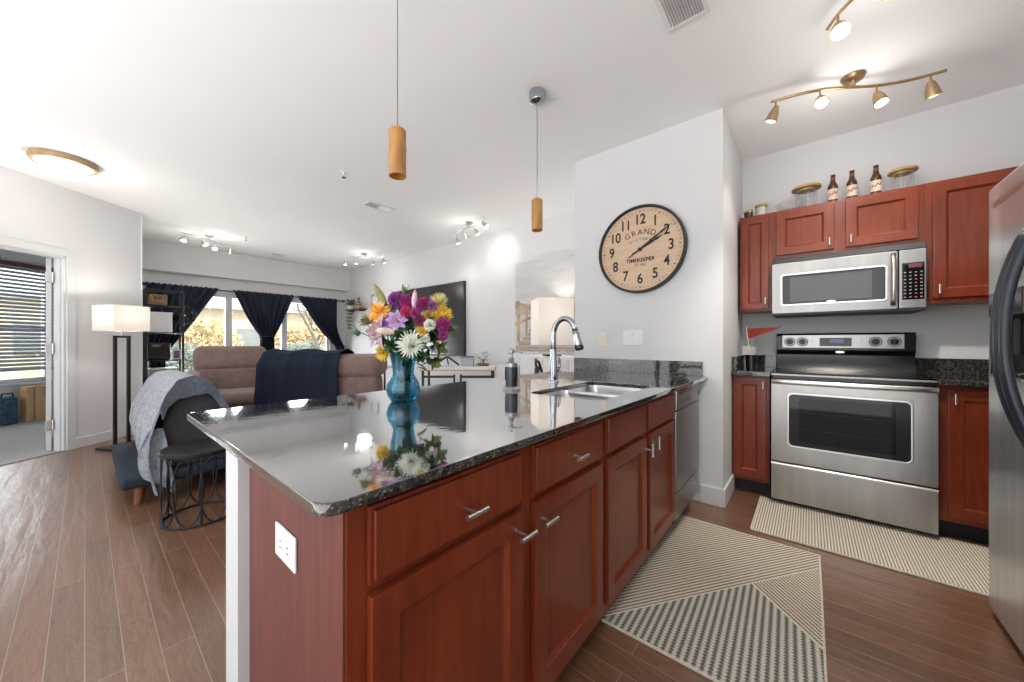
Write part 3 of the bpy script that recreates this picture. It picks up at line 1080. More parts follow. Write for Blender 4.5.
# ---- wall clock
CLK = thing('wall_clock', 'large round black-rimmed wall clock with tan wooden dial', 'clock', (XP, 1.028, 1.885), -90)
CR = 0.345
DIAL = mat('tan_dial', (0.62, 0.44, 0.30), 0.6, var=0.10, scale=5, stretch=(1, 1, 9))
INK = mat('black_ink', (0.012, 0.010, 0.010), 0.6, var=0.1)
RX = Matrix.Rotation(R(90), 4, 'X')
MB().lathe([(CR - 0.018, 0.0), (CR, 0.0), (CR, 0.045), (CR - 0.004, 0.05), (CR - 0.014, 0.05), (CR - 0.018, 0.046), (CR - 0.018, 0.0)], 96, RX).build('frame', mat('dark_bronze_rim', (0.03, 0.028, 0.027), 0.45, 0.4, var=0.2), CLK)
MB().lathe([(0, 0.010), (CR - 0.016, 0.010), (CR - 0.016, 0.024), (0, 0.024)], 96, RX).build('dial', DIAL, CLK)
for k in range(1, 13):
    a = R(90 - 30 * k)
    text('numeral', str(k), 0.112, INK, CLK, (0.235 * math.cos(a), -0.0246, 0.235 * math.sin(a)), sx=0.82, bold=0.0022)
for k in range(60):
    a = R(6 * k)
    big = k % 5 == 0
    M = Matrix.Rotation(-a, 4, 'Y')
    mb = MB().box(-0.003 if big else -0.0018, 0.003 if big else 0.0018, -0.0256, -0.024, 0.290 if big else 0.297, 0.307, mtx=M)
    mb.build('hour_marker' if big else 'minute_marker', INK, CLK)


def arc_text(body, rad, span, z0, size):
    n = len(body)
    for k, ch in enumerate(body):
        a = R(90 + span / 2 - span * k / (n - 1))
        text('letter', ch, size, INK, CLK, (rad * math.cos(a), -0.0246, z0 + rad * math.sin(a)), roll=a - R(90))


arc_text('GRAND', 0.27, 44, -0.135, 0.062)
arc_text('VICTORY', 0.215, 42, -0.135, 0.030)
text('lettering', 'TIMEKEEPER', 0.042, INK, CLK, (0, -0.0246, -0.085), sx=1.0, bold=0.001)
text('lettering', 'EST. 1863', 0.022, INK, CLK, (0, -0.0246, -0.122))
for nm, ang, ln, tail, w_, dy in (('hour_hand', 64, 0.20, 0.07, 0.009, -0.030), ('minute_hand', 57, 0.29, 0.11, 0.0075, -0.035)):
    mb = MB()
    mb.prism([(-w_ * 0.5, -tail), (w_ * 0.5, -tail), (w_, ln * 0.5), (w_ * 0.6, ln * 0.62), (w_ * 1.1, ln * 0.7), (0, ln), (-w_ * 1.1, ln * 0.7), (-w_ * 0.6, ln * 0.62), (-w_, ln * 0.5)], dy - 0.001, dy + 0.001, 'Y')
    o = mb.build(nm, INK, CLK)
    o.rotation_euler = (0, R(ang), 0)
MB().cyl((0, -0.024, 0), (0, -0.039, 0), 0.016, 0.013, 20).build('hub', INK, CLK)

# ---- range wall: local x to the viewer's right (-y), fronts face -x
RW = -90
bl_ = thing('base_cabinet', 'narrow cherry base cabinet between the white wall corner and the stove', 'cabinet', (3.22, 0.452, 0), RW)
carcass(bl_, 0.0, 0.232, 0.575, 0.105, 0.90, 0.1)
d = panel_door(bl_, 0.006, 0.212, 0.135, 0.885)
t_pull(bl_, 0.196, 0.835, False, -0.02, 0.055, parent=d)
br_ = thing('base_cabinet', 'cherry base cabinet between the stove and the refrigerator', 'cabinet', (3.22, -0.580, 0), RW)
carcass(br_, 0.0, 0.765, 0.575, 0.105, 0.90, 0.1)
d = panel_door(br_, 0.040, 0.40, 0.135, 0.875)
t_pull(br_, 0.062, 0.825, False, -0.02, 0.06, parent=d)
CT2 = 0.932
q = thing('countertop', 'short brown-black granite worktop left of the stove', 'countertop', (3.16, 0.455, CT2 - 0.032), RW)
MB().box(0, 0.243, 0, 0.638, 0, 0.032, 0.003).build('slab', GRANITE, q)
MB().box(0, 0.243, 0.618, 0.638, 0.032, 0.137, 0.002).build('backsplash', GRANITE, q)
MB().box(0.0, 0.02, 0.03, 0.618, 0.032, 0.137, 0.002).build('side_splash', GRANITE, q)
q = thing('countertop', 'brown-black granite worktop right of the stove', 'countertop', (3.16, -0.578, CT2 - 0.032), RW)
MB().box(0, 0.768, 0, 0.638, 0, 0.032, 0.003).build('slab', GRANITE, q)
MB().box(0, 0.768, 0.618, 0.638, 0.032, 0.137, 0.002).build('backsplash', GRANITE, q)

# ---- stove; local x -0.39..0.39
ST = thing('stove', 'freestanding stainless steel electric stove with black glass cooktop', 'stove', (3.135, -0.184, 0), RW)
W2 = 0.390
MB().box(-W2 + 0.004, W2 - 0.004, 0.03, 0.62, 0.035, 0.915, 0.004).build('body', BLACK, ST)
mb = MB()
for sx_ in (-1, 1):
    for y in (0.08, 0.56):
        mb.cyl((sx_ * 0.33, y, 0), (sx_ * 0.33, y, 0.04), 0.018, seg=12)
mb.build('foot', BLACKM, ST)
dr = MB().box(-W2, W2, 0.0, 0.03, 0.04, 0.285, 0.004).build('drawer', STEEL, ST)
MB().prism([(0.03, 0.283), (-0.004, 0.285), (-0.008, 0.292), (-0.002, 0.300), (0.03, 0.303)], -W2, W2, 'X', 0.002).build('handle_lip', NICKEL, dr)
dm = Matrix.Translation((0, 0.033, 0)) @ XZ
od = MB().plate(rrect(-W2, W2, 0.310, 0.868, 0.006, 3), [rrect(-0.295, 0.288, 0.427, 0.792, 0.028, 6)], -0.033, 0.0, 0.003, mtx=dm).build('oven_door', STEEL, ST)
MB().plate(rrect(-0.301, 0.294, 0.421, 0.798, 0.032, 6), [rrect(-0.289, 0.282, 0.433, 0.786, 0.024, 6)], -0.037, -0.028, 0.002, mtx=dm).build('window_trim', NICKEL, od)
MB().plate(rrect(-0.291, 0.284, 0.431, 0.788, 0.025, 6), [rrect(-0.235, 0.222, 0.462, 0.765, 0.012, 4)], -0.024, -0.019, 0.0, mtx=dm).build('window_border', BLACKG, od)
MB().plate(rrect(-0.237, 0.224, 0.460, 0.767, 0.012, 4), [], -0.022, -0.019, 0.0, mtx=dm).build('window_glass', GLASS_O, od)
OVI = mat('oven_enamel', (0.03, 0.034, 0.033), 0.35, var=0.2)
MB().box(-0.24, 0.227, 0.0311, 0.0316, 0.455, 0.77).build('oven_cavity', OVI, ST)
mb = MB()
for z in (0.545, 0.665):
    mb.cyl((-0.232, 0.023, z), (0.219, 0.023, z), 0.0028, seg=8)
mb.build('oven_rack', NICKEL, ST)
hb = []
for k in range(13):
    u = -1 + 2 * k / 12
    hb.append((u * (W2 - 0.004), -0.022 - 0.022 * (1 - u * u), 0.873))
mb = MB().tube(hb, 0.017, 14, flat=0.62)
for sx_ in (-1, 1):
    mb.box(sx_ * 0.372 - 0.014, sx_ * 0.372 + 0.014, -0.024, 0.008, 0.858, 0.887, 0.004)
mb.build('oven_handle', NICKEL, od)
MB().box(-W2, W2, 0.012, 0.60, 0.912, 0.926, 0.004).build('cooktop_trim', STEEL, ST)
ck = MB().box(-W2 + 0.004, W2 - 0.004, 0.018, 0.565, 0.925, 0.937, 0.004).build('cooktop', BLACKG, ST)
BR = mat('burner_print', (0.10, 0.10, 0.105), 0.2, var=0.1)
for (x, y, r_) in ((-0.19, 0.17, 0.11), (0.19, 0.17, 0.095), (-0.19, 0.42, 0.085), (0.19, 0.42, 0.11)):
    MB().lathe([(r_ - 0.003, 0.9372), (r_, 0.9372), (r_, 0.9375), (r_ - 0.003, 0.9375)], 48, Matrix.Translation((x, y, 0)), close=True).build('burner_ring', BR, ck)
bgd = MB().prism([(0.55, 0.93), (0.60, 0.93), (0.635, 0.93), (0.635, 1.218), (0.565, 1.218), (0.556, 1.20), (0.562, 1.085), (0.585, 1.05), (0.575, 0.985)], -W2, W2, 'X', 0.004).build('backguard', BLACK, ST)
MB().box(-0.352, 0.335, 0.549, 0.565, 1.102, 1.206, 0.004).build('control_panel', STEEL, bgd)
dp = MB().box(-0.118, 0.064, 0.544, 0.553, 1.118, 1.182, 0.003).build('display_panel', mat('grey_display', (0.05, 0.05, 0.055), 0.2), bgd)
MB().box(-0.06, 0.02, 0.5425, 0.545, 1.142, 1.176, 0.001).build('clock_screen', mat('blue_lcd', (0.06, 0.09, 0.15), 0.2, emit=(0.12, 0.2, 0.4), strength=0.25), dp)
for x in (-0.302, -0.222, 0.190, 0.285):
    k_ = MB().cyl((x, 0.550, 1.152), (x, 0.525, 1.152), 0.025, 0.021, 24).box(x - 0.005, x + 0.005, 0.514, 0.527, 1.130, 1.174, 0.003).build('knob', BLACK, bgd)
    MB().lathe([(0.028, 0.0), (0.036, 0.0), (0.036, 0.002), (0.028, 0.002)], 32, Matrix.Translation((x, 0.5495, 1.152)) @ RX, close=True).build('dial_ring', mat('grey_print', (0.12, 0.12, 0.12), 0.4), k_)
mb = MB()
for x in (-0.165, 0.118):
    for z in (1.15, 1.165):
        mb.box(x - 0.003, x + 0.003, 0.547, 0.550, z - 0.002, z + 0.002)
mb.build('indicator_print', INK, bgd)
MB().prism([(0.027 * math.cos(R(k * 18)), 1.073 + 0.0095 * math.sin(R(k * 18))) for k in range(20)], 0.556, 0.572, 'Y', 0.002).build('emblem', NICKEL, bgd)

# ---- microwave
MWV = thing('microwave', 'stainless steel over-the-range microwave with black keypad', 'microwave', (3.38, -0.177, 1.352), RW)
MB().box(-0.390, 0.390, 0.03, 0.418, 0.012, 0.440, 0.004).build('body', BLACK, MWV)
wm = Matrix.Translation((0, 0.032, 0)) @ XZ
dd = MB().plate(rrect(-0.393, 0.268, 0.014, 0.392, 0.008, 4), [rrect(-0.335, 0.218, 0.075, 0.302, 0.015, 5)], -0.032, 0.0, 0.003, mtx=wm).build('door', STEEL_M, MWV)
MB().plate(rrect(-0.341, 0.224, 0.069, 0.308, 0.018, 5), [rrect(-0.329, 0.212, 0.081, 0.296, 0.012, 5)], -0.036, -0.03, 0.002, mtx=wm).build('window_trim', NICKEL, dd)
MB().plate(rrect(-0.334, 0.217, 0.076, 0.301, 0.012, 5), [rrect(-0.285, 0.15, 0.098, 0.282, 0.006, 4)], -0.026, -0.02, 0.0, mtx=wm).build('window_border', mat('dark_grey_glass', (0.015, 0.016, 0.018), 0.08), dd)
MB().plate(rrect(-0.287, 0.152, 0.096, 0.284, 0.006, 4), [], -0.024, -0.020, 0.0, mtx=wm).build('window_screen', mat('microwave_mesh', (0.055, 0.058, 0.062), 0.12, var=0.15, scale=300, coat=0.2), dd)
hp_ = []
for k in range(11):
    u = -1 + 2 * k / 10
    hp_.append((0.245, -0.012 - 0.030 * (1 - u * u), 0.205 + u * 0.165))
mb = MB().tube(hp_, 0.013, 12, flat=1.25)
mb.build('handle', NICKEL, dd)
cpn = MB().box(0.273, 0.393, 0.0, 0.032, 0.014, 0.392, 0.006).build('control_panel', STEEL_M, MWV)
kp = MB().box(0.287, 0.383, -0.004, 0.002, 0.070, 0.306, 0.003).build('keypad', BLACKG, MWV)
KEY = mat('grey_key_print', (0.28, 0.28, 0.29), 0.5)
REDK = mat('red_key_print', (0.45, 0.10, 0.06), 0.5)
mb = MB()
mb2 = MB()
for r_ in range(8):
    for c_ in range(4):
        x = 0.299 + c_ * 0.0235
        z = 0.086 + r_ * 0.0225
        (mb2 if (c_ == 2 and r_ in (0, 1, 4, 5)) else mb).box(x - 0.005, x + 0.005, -0.0052, -0.0038, z - 0.003, z + 0.003, 0.001)
mb.build('button', KEY, kp)
mb2.build('button', REDK, kp)
MB().box(0.315, 0.372, -0.0052, -0.0038, 0.272, 0.298, 0.001).build('clock_screen', mat('dim_red_lcd', (0.10, 0.03, 0.04), 0.2, emit=(0.5, 0.05, 0.08), strength=0.1), kp)
vt = MB().prism([(0.0, 0.396), (0.03, 0.438), (0.06, 0.438), (0.06, 0.396)], -0.393, 0.393, 'X', 0.002).build('vent', BLACKM, MWV)
MB().box(-0.393, 0.393, 0.004, 0.41, 0.0, 0.012, 0.002).build('underside', BLACKM, MWV)
MB().prism([(-0.055 + 0.026 * math.cos(R(k * 18)), 0.0875 + 0.007 * math.sin(R(k * 18))) for k in range(20)], -0.0005 + 0.004, 0.014, 'Y', 0.001).build('emblem', NICKEL, dd)

# ---- wall cabinets
UX = 3.49
UT, UB = 2.178, 1.400
u1 = thing('wall_cabinet', 'narrow cherry wall cabinet left of the microwave', 'cabinet', (UX, 0.440, UB), RW)
carcass(u1, 0.0, 0.218, 0.31, 0, UT - UB)
d = panel_door(u1, 0.012, 0.198, 0.014, UT - UB - 0.02, fw=0.05)
t_pull(u1, 0.178, 0.075, False, -0.02, 0.055, parent=d)
u2 = thing('wall_cabinet', 'cherry wall cabinet with two short doors above the microwave', 'cabinet', (UX, 0.222, 1.793), RW)
carcass(u2, 0.0, 0.797, 0.31, 0, UT - 1.793)
d = panel_door(u2, 0.026, 0.364, 0.034, UT - 1.793 - 0.02)
t_pull(u2, 0.338, 0.085, False, -0.02, 0.055, parent=d)
d = panel_door(u2, 0.425, 0.772, 0.034, UT - 1.793 - 0.02)
t_pull(u2, 0.450, 0.085, False, -0.02, 0.055, parent=d)
u3 = thing('wall_cabinet', 'tall cherry wall cabinet between the microwave and the refrigerator', 'cabinet', (UX, -0.575, UB), RW)
carcass(u3, 0.0, 0.77, 0.31, 0, UT - UB)
d = panel_door(u3, 0.034, 0.395, 0.03, UT - UB - 0.02)
t_pull(u3, 0.058, 0.085, False, -0.02, 0.06, parent=d)

# ---- bottles and jars on top of the wall cabinets
BROWNG = mat('brown_bottle_glass', (0.075, 0.022, 0.006), 0.08, var=0.2, coat=0.5)
LAB = mat('cream_paper_label', (0.70, 0.58, 0.46), 0.7, var=0.06)
REDP = mat('red_label_print', (0.38, 0.07, 0.04), 0.6)


def bottle(loc, label):
    o = thing('beer_bottle', label, 'bottle', loc, RW, 'brown bottles on the wall cabinets')
    MB().lathe([(0, 0), (0.027, 0), (0.0305, 0.004), (0.0305, 0.125), (0.029, 0.14), (0.021, 0.158), (0.0145, 0.178), (0.0130, 0.20), (0.0125, 0.215), (0, 0.215)], 28).build('bottle_glass', BROWNG, o)
    MB().lathe([(0.0310, 0.035), (0.0314, 0.036), (0.0314, 0.112), (0.0310, 0.113)], 28, close=True).build('label_paper', LAB, o)
    pts = [(0.0322 * math.sin(t), -0.0322 * math.cos(t), 0.078 + 0.010 * math.sin(t * 9) + 0.012 * t) for t in [(-0.8 + 1.6 * k / 24) for k in range(25)]]
    MB().tube(pts, 0.0024, 6).build('script_print', REDP, o)
    MB().lathe([(0, 0.214), (0.0145, 0.214), (0.0152, 0.217), (0.0142, 0.224), (0, 0.226)], 24).build('cap', mat('dark_cap', (0.06, 0.02, 0.012), 0.4, 0.5), o)
    MB().lathe([(0.0137, 0.182), (0.0142, 0.182), (0.0138, 0.203), (0.0133, 0.203)], 24, close=True).build('neck_label', mat('brown_neck_paper', (0.16, 0.06, 0.02), 0.6), o)
    return o


bottle((3.595, -0.140, UT), 'brown glass beer bottle on the wall cabinets, left of the three bottles')
bottle((3.595, -0.243, UT), 'brown glass beer bottle on the wall cabinets, middle of the three bottles')
bottle((3.595, -0.367, UT), 'brown glass beer bottle on the wall cabinets, right of the three')


def lid_jar(loc, label, r_, h_, rl, tilt):
    o = thing('glass_jar', label, 'jar', loc, 0)
    MB().lathe([(0, 0), (r_ * 0.9, 0), (r_, 0.012), (r_, h_ - 0.02), (r_ * 0.94, h_), (r_ * 0.90, h_), (r_ * 0.95, h_ - 0.022), (r_ * 0.96, 0.014), (r_ * 0.86, 0.006), (0, 0.006)], 32).build('jar_glass', GLASS_J, o)
    MB().lathe([(0, h_ - 0.012), (r_ * 0.86, h_ - 0.012), (r_ * 0.88, h_ + 0.001), (rl, h_ + 0.002), (rl, h_ + 0.016), (rl - 0.004, h_ + 0.02), (0, h_ + 0.02)], 40).build('lid', LIDW, o)
    return o


lid_jar((3.645, 0.014, UT), 'clear glass jar with wide wooden lid left of the bottles on the wall cabinets', 0.068, 0.172, 0.092, 0)
lid_jar((3.645, -0.503, UT), 'clear glass jar with wide wooden lid right of the bottles on the wall cabinets', 0.058, 0.150, 0.074, 0)
bw = thing('glass_bowl', 'shallow clear glass bowl lying in front of the left lidded jar on the cabinets', 'bowl', (3.575, 0.105, UT))
MB().lathe([(0, 0.0), (0.05, 0.0), (0.085, 0.02), (0.105, 0.055), (0.108, 0.06), (0.104, 0.06), (0.082, 0.026), (0.048, 0.006), (0, 0.006)], 32).build('bowl_glass', GLASS_J, bw)


def small_jar(loc, label, r_, h_, fill):
    o = thing('spice_jar', label, 'jar', loc, 0)
    MB().lathe([(0, 0), (r_, 0), (r_, h_), (0, h_)], 24).build('jar_glass', GLASS_J, o)
    MB().lathe([(0, 0.003), (r_ * 0.93, 0.003), (r_ * 0.93, h_ * 0.93), (0, h_ * 0.93)], 24).build('jar_filling', fill, o)
    MB().lathe([(0, h_), (r_ * 1.04, h_), (r_ * 1.04, h_ + 0.018), (0, h_ + 0.018)], 24).build('lid', LIDW, o)


small_jar((3.56, 0.388, UT), 'short jar with dark filling at the wall end of the cabinet tops', 0.033, 0.052, mat('dark_beans', (0.05, 0.035, 0.03), 0.6, var=0.5, scale=120))
small_jar((3.575, 0.302, UT), 'pale filled jar with wooden lid, second from the wall end of the cabinet tops', 0.042, 0.085, mat('pale_sugar', (0.62, 0.60, 0.56), 0.8, var=0.1, scale=90))

# ---- black cup with a pennant on the left worktop
cu_ = thing('utensil_cup', 'small black cup on the worktop left of the stove', 'cup', (3.40, 0.352, CT2), RW)
MB().lathe([(0, 0), (0.034, 0), (0.038, 0.10), (0.041, 0.115), (0.037, 0.115), (0.034, 0.10), (0.031, 0.005), (0, 0.005)], 28).build('cup_body', BLACK, cu_)
pn = thing('pennant', 'small red pennant flag on a stick standing in the black cup', 'pennant', (3.40, 0.352, CT2 + 0.006), RW)
MB().cyl((0, 0, 0), (-0.035, 0.012, 0.345), 0.0028, seg=8).build('stick', mat('pale_stick', (0.6, 0.52, 0.42), 0.6), pn)
MB().prism([(-0.024, 0.235), (-0.037, 0.322), (0.195, 0.325)], 0.010, 0.012, 'Y').build('flag', mat('red_felt', (0.22, 0.024, 0.012), 0.9, var=0.15, scale=60), pn)
mb = MB()
for k, (x, s) in enumerate(((-0.012, 0.05), (0.012, 0.043), (0.034, 0.036), (0.055, 0.03), (0.074, 0.024))):
    mb.box(x - 0.005, x + 0.005, 0.0085, 0.0095, 0.293 + k * 0.004 - s / 2, 0.293 + k * 0.004 + s / 2)
mb.build('lettering_bar', mat('dark_red_print', (0.14, 0.02, 0.014), 0.9), pn)

# ---- refrigerator facing the peninsula (+y); local x to the viewer's right (-x)
FR = thing('refrigerator', 'stainless side-by-side refrigerator with dark curved handles and dispenser', 'refrigerator', (1.995, -0.585, 0), 180)
SIDE = mat('dark_grey_side', (0.10, 0.10, 0.105), 0.45)
MB().box(-0.445, 0.445, 0.07, 0.74, 0.02, 1.775, 0.006).build('body', SIDE, FR)
MB().box(-0.44, 0.44, 0.03, 0.08, 0.0, 0.055, 0.004).build('base_grille', BLACKM, FR)
fdm = XZ.copy()
fz = MB().plate(rrect(-0.455, -0.075, 0.035, 1.79, 0.012, 3), [rrect(-0.425, -0.13, 1.015, 1.345, 0.012, 4)], 0.0, 0.065, 0.006, mtx=fdm).build('freezer_door', STEEL_F, FR)
MB().box(-0.067, 0.455, 0.0, 0.065, 0.035, 1.79, 0.008).build('fridge_door', STEEL_F, FR)
mb = MB().box(-0.43, -0.125, 0.05, 0.062, 1.01, 1.35).box(-0.43, -0.424, 0.0, 0.06, 1.012, 1.348).box(-0.131, -0.125, 0.0, 0.06, 1.012, 1.348)
mb.box(-0.43, -0.125, 0.0, 0.06, 1.010, 1.020, 0.003).box(-0.43, -0.125, -0.006, 0.06, 1.250, 1.35, 0.006)
dsp = mb.build('dispenser', BLACK, FR)
mb = MB()
for k in range(3):
    mb.lathe([(0, 0), (0.012, 0), (0.012, 0.002), (0, 0.002)], 16, Matrix.Translation((-0.37 + k * 0.09, -0.006, 1.30)) @ RX)
mb.build('button', mat('grey_button', (0.25, 0.25, 0.26), 0.4), dsp)
MB().box(-0.30, -0.25, 0.02, 0.04, 1.10, 1.24, 0.006).build('paddle', BLACKM, dsp)
MB().box(-0.42, -0.135, -0.004, 0.05, 1.005, 1.018, 0.004).build('drip_tray', STEEL_D, dsp)
HND = mat('charcoal_handle', (0.030, 0.036, 0.047), 0.3, 0.3, var=0.15)
for nm, x, par in (('handle', -0.098, fz), ('handle', -0.044, None)):
    pts = []
    for k in range(17):
        u = -1 + 2 * k / 16
        pts.append((x, 0.004 - 0.070 * (1 - abs(u) ** 2.2), 1.17 + u * 0.38))
    MB().tube(pts, 0.018, 14, flat=0.9).build(nm, HND, FR if par is None else par)
mb = MB()
for z in (0.62, 0.63):
    pass
MB().box(-0.40, -0.10, -0.003, 0.002, 1.70, 1.725, 0.001).build('badge', NICKEL, fz)

# ---- rugs
RUG1 = stripe_mat('rug_weave_wide', 43, 0.017, (0.14, 0.12, 0.10), (0.68, 0.60, 0.49))
RUG2 = stripe_mat('rug_weave_tight', -35, 0.017, (0.17, 0.145, 0.12), (0.68, 0.60, 0.49))
RUG3 = stripe_mat('rug_weave_grey', 2, 0.026, (0.11, 0.11, 0.095), (0.56, 0.54, 0.46))
RUGE = mat('rug_edge', (0.60, 0.54, 0.45), 0.95, var=0.2, scale=120)
rg = thing('rug', 'flat woven beige and grey rug with a diagonal seam along the peninsula', 'rug', (1.365, -0.045, 0.001))
rx, ry = 1.15, 0.70
sA, sB = (0.02, 0.70), (0.95, 0.045)
mid = (0.655, 0.252)
Bp = (0.385, 0.0)
MB().prism([(0.02, ry), sA, mid, sB, (1.0, 0.0), (rx, 0.0), (rx, ry)][1:], 0, 0.008, 'Z').build('field', RUG2, rg)
MB().prism([(0, 0), Bp, mid, (0.02, 0.70), (0, ry)], 0, 0.0082, 'Z').build('corner_field', RUG3, rg, 'greyer broad striped corner of the rug')
MB().prism([Bp, (1.0, 0.0), sB, mid], 0, 0.0081, 'Z').build('side_field', RUG1, rg)
mb = MB()
mb.box(0, rx, -0.004, 0.004, 0.0, 0.0095, 0.002).box(-0.004, 0.004, 0, ry, 0, 0.0095, 0.002).box(rx - 0.004, rx + 0.004, 0, ry, 0, 0.0095, 0.002)
for a, b_ in ((sA, sB), (mid, Bp)):
    mb.cyl((a[0], a[1], 0.006), (b_[0], b_[1], 0.006), 0.0045, seg=8)
mb.build('seam', RUGE, rg)
r2 = thing('rug', 'flat woven beige runner rug in front of the stove', 'rug', (2.61, 0.272, 0.001), RW)
RUG4 = stripe_mat('rug_weave_runner', 90, 0.0135, (0.22, 0.19, 0.16), (0.80, 0.72, 0.60))
MB().box(0, 1.25, 0, 0.60, 0, 0.008).build('field', RUG4, r2)
MB().box(-0.004, 0.004, 0, 0.60, 0, 0.0095, 0.002).box(0, 1.25, -0.004, 0.004, 0, 0.0095, 0.002).build('edge_binding', RUGE, r2)
# ------------------------------------------------------------------ ceiling fixtures
def track(label, loc, rot, length, heads, m, curve=0.05, bulb=True, lit=(), first=False, group=None):
    """S-shaped bar along local x below a round canopy; heads = (t along the bar -1..1, tilt vector)"""
    o = thing('track_light', label, 'ceiling light', loc, rot)
    MB().lathe([(0, 0), (0.058, 0), (0.06, -0.006), (0.05, -0.022), (0.014, -0.026), (0.012, -0.06), (0, -0.06)], 28).build('canopy', m, o)

    def bar(t):
        return Vector((t * length / 2, curve * math.sin(t * PI), -0.065))
    MB().tube([bar(-1 + 2 * k / 24) for k in range(25)], 0.0085, 10).build('bar', m, o)
    for (t, dx, dy, dz) in heads:
        p = bar(t)
        d = Vector((dx, dy, dz)).normalized()
        j = p + Vector((0, 0, -0.05))
        mb = MB().tube([p, p + Vector((0, 0, -0.03)), j], 0.0055, 8)
        q = d.to_track_quat('Z', 'Y').to_matrix().to_4x4()
        mb.lathe([(0, -0.012), (0.012, -0.012), (0.020, 0.004), (0.029, 0.035), (0.034, 0.07), (0.036, 0.078), (0.032, 0.078), (0.026, 0.035), (0.016, 0.01), (0, 0.01)], 24, Matrix.Translation(j) @ q)
        h = mb.build('lamp_head', m, o)
        MB().lathe([(0, 0.045), (0.022, 0.047), (0.0285, 0.066), (0.020, 0.074), (0, 0.076)], 20, Matrix.Translation(j) @ q).build('bulb', BULB, h)
    return o


KT = track('antique brass S-curved track light with four lamps over the stove', (3.02, -0.21, ZC), -68.5, 0.86,
           [(-0.94, -0.3, 0.3, -1), (-0.42, -0.2, -0.8, -1), (0.30, 0.15, -0.3, -1), (0.86, 0.3, 0.2, -1)], BRASS, 0.035)
KT2 = track('brass track light nearer the camera, partly cut off at the picture top', (2.17, -0.26, ZC), -138, 0.56,
      [(-0.72, 0.5, -0.35, -0.9), (0.05, 0.3, -0.5, -1), (0.45, 0, 0.5, -1), (0.85, 0.3, 0.2, -1)], BRASS, 0.03)
TA = track('nickel track light near the windows on the lamp side of the living room', (1.22, 7.05, ZC), 25, 0.75,
           [(-0.9, -0.4, -0.3, -1), (-0.35, 0.3, -0.6, -1), (0.35, -0.5, -0.4, -1), (0.9, 0.3, 0.4, -1)], NICKEL, 0.06)
TB = track('nickel track light with four lamps near the far corner by the television wall', (3.30, 6.30, ZC), -62, 0.85,
           [(-0.9, 0, 0, -1), (-0.3, 0, 0, -1), (0.3, 0.1, 0.2, -1), (0.85, 0.4, 0.2, -1)], NICKEL, 0.06)
TCc = track('nickel track light shining on the wall between television and picture', (3.36, 3.57, ZC), -112, 0.98,
            [(-0.85, 0.1, 0.3, -1), (-0.15, -0.3, 0.5, -1), (0.25, 0.2, 0.5, -1), (0.82, 0.5, 0.5, -0.7)], NICKEL, 0.06)
for root, p, e_ in ((KT, (3.0, -0.2, 2.44), 3.6), (KT2, (2.25, -0.2, 2.46), 2.5), (TA, (1.22, 7.0, 2.5), 5), (TB, (3.3, 6.3, 2.5), 3), (TCc, (3.36, 3.57, 2.45), 3)):
    add_light('lamp_spill_light', 'POINT', p, e_, (1.0, 0.95, 0.88), 0.12, parent=root)
for root, p, tg, e_, sp_ in ((KT2, (2.18, -0.20, 2.60), (3.3, -0.15, 0.6), 60, 75), (KT2, (2.10, -0.30, 2.60), (2.75, -0.1, 0.0), 20, 90), (KT, (2.90, 0.02, 2.62), (3.3, 0.1, 0.5), 13, 110), (KT, (3.10, -0.50, 2.62), (3.3, -0.5, 0.5), 13, 110),
                             (TCc, (3.45, 3.80, 2.62), (3.9, 4.25, 2.05), 5, 50), (TCc, (3.28, 3.25, 2.63), (3.9, 3.40, 2.42), 5, 60),
                             (TCc, (3.38, 3.50, 2.62), (3.9, 4.4, 1.6), 4, 60), (TA, (1.2, 7.05, 2.62), (1.2, 7.3, 0.5), 6, 110), (TB, (3.3, 6.3, 2.62), (3.4, 6.3, 0.5), 6, 110)):
    add_light('lamp_light', 'SPOT', p, e_, (1.0, 0.93, 0.83), 0.025, tg, root, sp_)

fl = thing('ceiling_light', 'round flush ceiling light with wooden rim and lit diffuser', 'ceiling light', (-0.115, 5.12, ZC))
MB().lathe([(0.16, 0), (0.205, 0), (0.205, -0.03), (0.195, -0.05), (0.172, -0.052), (0.168, -0.04), (0.16, -0.03)], 48, close=True).build('rim', mat('brown_wood_rim', (0.36, 0.24, 0.13), 0.5, var=0.15), fl)
MB().lathe([(0, -0.03), (0.17, -0.03), (0.17, -0.048), (0.14, -0.066), (0.08, -0.078), (0, -0.082)], 48).build('diffuser', DIFF, fl)
add_light('ceiling_lamp_light', 'POINT', (-0.115, 5.12, ZC - 0.2), 6.5, (1.0, 0.95, 0.87), 0.12, parent=fl)


def pendant(x, y, zb, label):
    o = thing('pendant_light', label, 'pendant light', (x, y, ZC), 0)
    MB().lathe([(0, 0), (0.050, 0), (0.052, -0.004), (0.052, -0.045), (0.045, -0.064), (0.024, -0.076), (0, -0.078)], 32).build('canopy', CHROME, o)
    MB().cyl((0, 0, -0.07), (0, 0, zb + 0.205 - ZC), 0.0022, seg=8).build('cord', mat('grey_cord', (0.16, 0.16, 0.165), 0.4), o)
    z = zb - ZC
    sh = MB().lathe([(0.0345, z), (0.036, z + 0.002), (0.036, z + 0.195), (0.030, z + 0.203), (0.0, z + 0.204), (0.0, z + 0.199), (0.028, z + 0.198), (0.0325, z + 0.192), (0.0325, z + 0.002)], 36, close=False).build('shade', AMBER, o)
    MB().cyl((0.034, 0, z + 0.13), (0.046, 0, z + 0.13), 0.0035, seg=10).build('thumb_screw', NICKEL, sh)
    return o


pendant(0.862, 1.36, 1.862, 'amber glass cylinder pendant hanging on a thin cord above the flower vase')
pendant(1.888, 1.36, 1.876, 'amber glass cylinder pendant with chrome canopy above the faucet')


